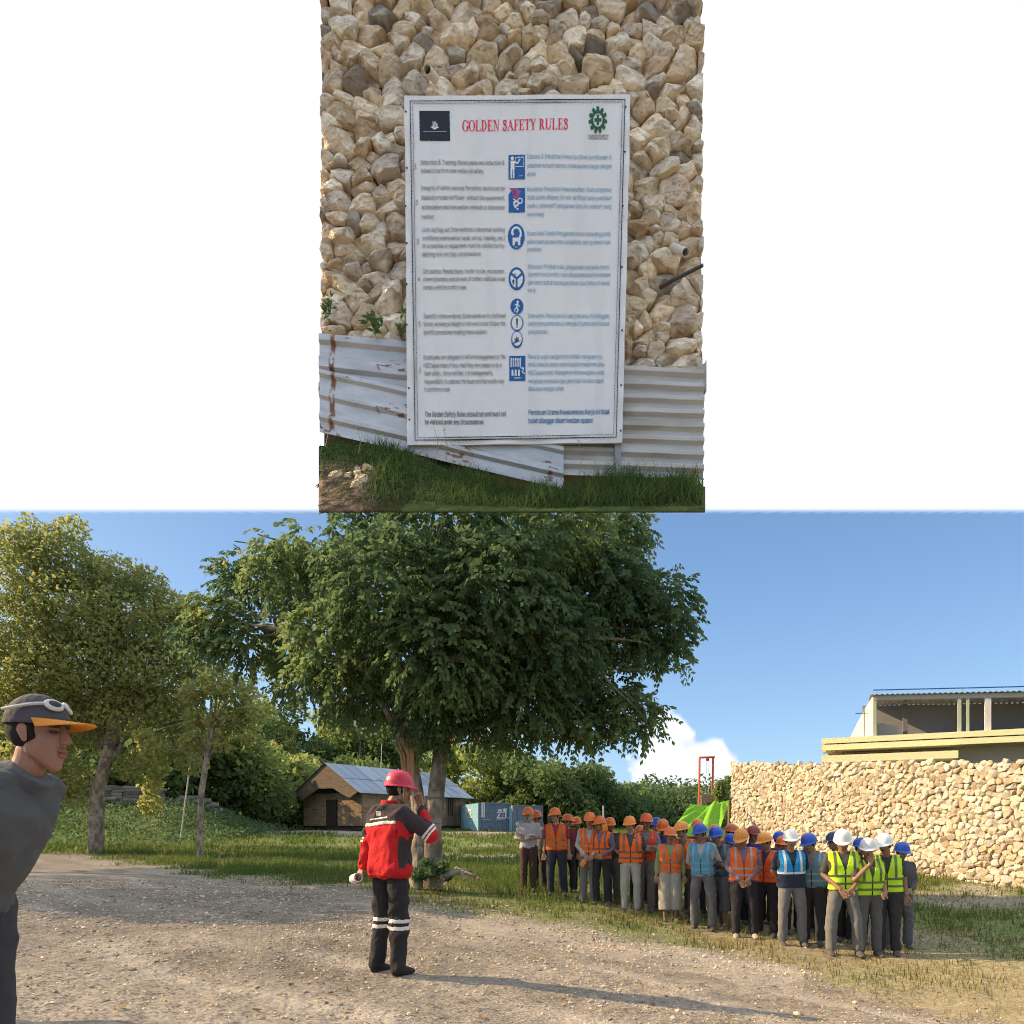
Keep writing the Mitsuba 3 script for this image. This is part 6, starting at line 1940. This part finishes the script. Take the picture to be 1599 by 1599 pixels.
hp('reflective_stripe', region(jf, .005, lambda c: (np.abs(c[:, 2] - (1.352 + .10 * np.clip(-c[:, 0], -.1, .1))) < .006) & (np.abs(c[:, 0]) < .105) & (c[:, 1] > .03)), 'reflective', (.55, .51, .44), parent=jk)
hp('back_badge', region(jf, .005, lambda c: (np.abs(c[:, 2] - 1.395) < .020) & (np.abs(c[:, 0] - .005) < .022) & (c[:, 1] > .03)), 'reflective', (.60, .57, .52), parent=jk)
for s in (1, -1):
    for t0 in (.84, .94):
        hp('sleeve_band', region(jf, .006, lambda c: arm_sel(c, s, t0, t0 + .055)), 'reflective', (.66, .63, .56), parent=jk)
hp('hem', region(jf, .004, lambda c: (c[:, 2] < .875) & (c[:, 2] > .852)), 'cloth', (.36, .018, .02), parent=jk)
cm_ = (MF.cylinder(.085, .078, .072, 32) - MF.cylinder(.2, .066, .060, 32).translate([0, 0, -.05])).translate([0, .008, 1.425])
hp('collar', soft(cm_, .02, 2), 'cloth', RD, parent=jk)
ht = trousers(JH, .016, 1.02, hem=.05, flare=1.08, wr=.050, seed=2)
tk = hp('trousers', ht, 'cloth', (.032, .029, .030))
hf_ = trimesh.Trimesh(*trimesh.remesh.subdivide(ht.vertices, ht.faces), process=False)
for z_ in (.475, .415):
    for s in (1, -1):
        hp('reflective_band', region(hf_, .0035, lambda c: (np.abs(c[:, 2] - z_) < .015) & (c[:, 0] * s > 0)), 'reflective', (.60, .58, .53), parent=tk)
for s in (1, -1):
    hp('shoe', shoe(JH, s), 'cloth', (.045, .035, .03))
hp('helmet', xf(HELM, HH), 'helmet_plastic', (.58, .035, .075), smooth=False)
st_ = [tube([(HH @ [s * .082, -.02, .03, 1])[:3], (HH @ [s * .078, -.03, -.05, 1])[:3], (HH @ [s * .03, -.055, -.117, 1])[:3]], .004, 5) for s in (1, -1)]
hp('chin_strap', cat(st_), 'cloth', (.40, .38, .36))
wrp = MH @ np.r_[JH[1]['wr'] + [-.02, .05, -.085], 1]
ax = np.array([.55, -.75, .2])
put('paper_roll', pipe(wrp[:3] - ax * .05 + [-.03, 0, 0], wrp[:3] + ax * .06 + [-.03, 0, 0], .042, .034), 'plain', smooth=False, color=(.60, .60, .60), label='small pale roll held behind the back of the man in red', cat='roll')

# ---- the man at the left edge, in profile, close to the camera
ly = 2.68
MLp = np.eye(4)
lz0 = float(ground_at(np.array(-2.2), np.array(ly)))
def bent(t):
    """Leans the trunk forward from the hips and keeps the head upright."""
    t = t.copy()
    v = np.array(t.vertices, float)

    def turn(v, piv, deg, k):
        a = np.radians(deg) * k
        y, z = v[:, 1] - piv[1], v[:, 2] - piv[2]
        return np.stack([v[:, 0], piv[1] + y * np.cos(a) - z * np.sin(a), piv[2] + y * np.sin(a) + z * np.cos(a)], 1)
    ss = lambda a, b, x: np.clip((x - a) / (b - a), 0, 1) ** 2 * (3 - 2 * np.clip((x - a) / (b - a), 0, 1))  # noqa: E731
    z0 = v[:, 2].copy()
    v = turn(v, (0, -.02, 1.46), -24, ss(1.43, 1.56, z0) * (np.abs(v[:, 0]) < .13))
    v = turn(v, (0, 0, .95), 24, ss(.86, 1.10, z0))
    t.vertices = v
    return t


HLp = head_matrix(0, 2, 0, (0, -.03, 0))
_bp = bent(trimesh.Trimesh([(HLp @ [0, -.05, -.112, 1])[:3], (HLp @ [0, -.118, -.02, 1])[:3], (HLp @ [0, 0, -.1, 1])[:3]], [[0, 1, 2]], process=False)).vertices
BEND_X = -_bp[1][1]
ls_ = 1.04
lz = lz0 - .01
ls_ = (EYE + (HY - 1205) / F * ly - lz) / _bp[0][2]
MLp[:3, :3] *= ls_
fx_ = (111 - CX) / F * ly                                   # where the front of the face stands
MLp[:3, 3] = fx_ - ls_ * BEND_X, ly, lz
MLp = MLp @ rot([0, 0, 1], 90)
JL = skel(ARMS['back'], .10)
lm = thing('person', 'man in profile close by at the left edge, dark cap with orange visor', 'person')


def lp(name, m, mt, col, smooth=True, parent=None):
    m = bent(m)
    return put(name, m, mt, parent or lm, smooth=smooth, color=np.asarray(col, float), to_world=MLp)


bb = body(JL, HLp, .010, 16, True)
put('body', bent(bb), 'skin', lm, smooth=True, color=skin_colors(bb, HLp, (.29, .145, .10)), to_world=MLp)
lp('hair', xf(to_tri(hm), HLp), 'cloth', (.02, .018, .016))
lp('shirt', shirt(JL, .013, .020, 1.0, 'long', .88, wr=.045, seed=2), 'cloth', (.085, .088, .095))
lp('trousers', trousers(JL, .025, 1.0), 'cloth', (.05, .05, .055))
for s in (1, -1):
    lp('shoe', shoe(JL, s), 'cloth', (.06, .05, .045))
lp('collar', soft(MF.batch_hull([ball((0, .03, 1.40), .088, 20), ball((0, -.045, 1.47), .070, 20)]).trim_by_plane([0, .35, -.93], -1.385) - ball((0, -.085, 1.545), .062, 20), .02, 2), 'cloth', (.095, .098, .105))
cap = MF.sphere(1.0, 32).scale([.088, .112, .108]).translate([0, .010, .042]).trim_by_plane([0, 0, 1], .034) - MF.sphere(1.0, 32).scale([.080, .104, .098]).translate([0, .010, .038])
ck = lp('cap', xf(to_tri(cap), HLp), 'cloth', (.075, .072, .080), smooth=False)
vu, vv = np.meshgrid(np.linspace(-1, 1, 25), np.linspace(0, 1, 8), indexing='ij')
ang = vu * 1.25
vr = np.stack([np.sin(ang) * (.086 + .012 * vv), -np.cos(ang) * (.098 + .012 * vv) - vv * .098 * np.sqrt(np.clip(1 - (vu * .98) ** 2, 0, 1)) + .008, 0.050 - .010 * vv - .020 * vu ** 2 * vv], -1)
lp('visor', xf(trimesh.Trimesh(*[np.asarray(q_) if q_.shape[1] == 3 else q_ for q_ in slab(vr + [0, 0, .004], vr)][:1], faces=np.vstack([slab(vr, vr)[1][:, [0, 1, 2]], slab(vr, vr)[1][:, [0, 2, 3]]]), process=False), HLp), 'cloth', (.62, .24, .045), smooth=False, parent=ck)
gl_, le_ = [], []
for s in (1, -1):
    cz_ = .104
    cy_ = .010 - .112 * math.sqrt(1 - ((cz_ - .042) / .108) ** 2 - (.036 / .088) ** 2)
    fr = xf(to_tri(MF.sphere(1.0, 28).scale([.036, .012, .026])), rot([1, 0, 0], -35))
    ln2 = xf(to_tri(MF.sphere(1.0, 28).scale([.029, .015, .020])), rot([1, 0, 0], -35))
    for m_g, lst in ((fr, gl_), (ln2, le_)):
        m_g = xf(m_g, rot([0, 0, 1], s * 26))
        m_g.vertices += [s * .038, cy_ - .006, cz_]
        lst.append(m_g)
    gl_.append(tube(np.stack([s * np.array([.062, .085, .092, .090]), [-.06, -.02, .03, .075], [.108, .100, .088, .078]], 1), .006, 6))
gk_ = lp('goggles', xf(cat(gl_), HLp), 'plain', (.50, .50, .50), smooth=False, parent=ck)
for q_ in le_:
    put('goggle_lens', bent(xf(q_, HLp)), 'helmet_plastic', ck, color=(.012, .012, .014), smooth=True, to_world=MLp)
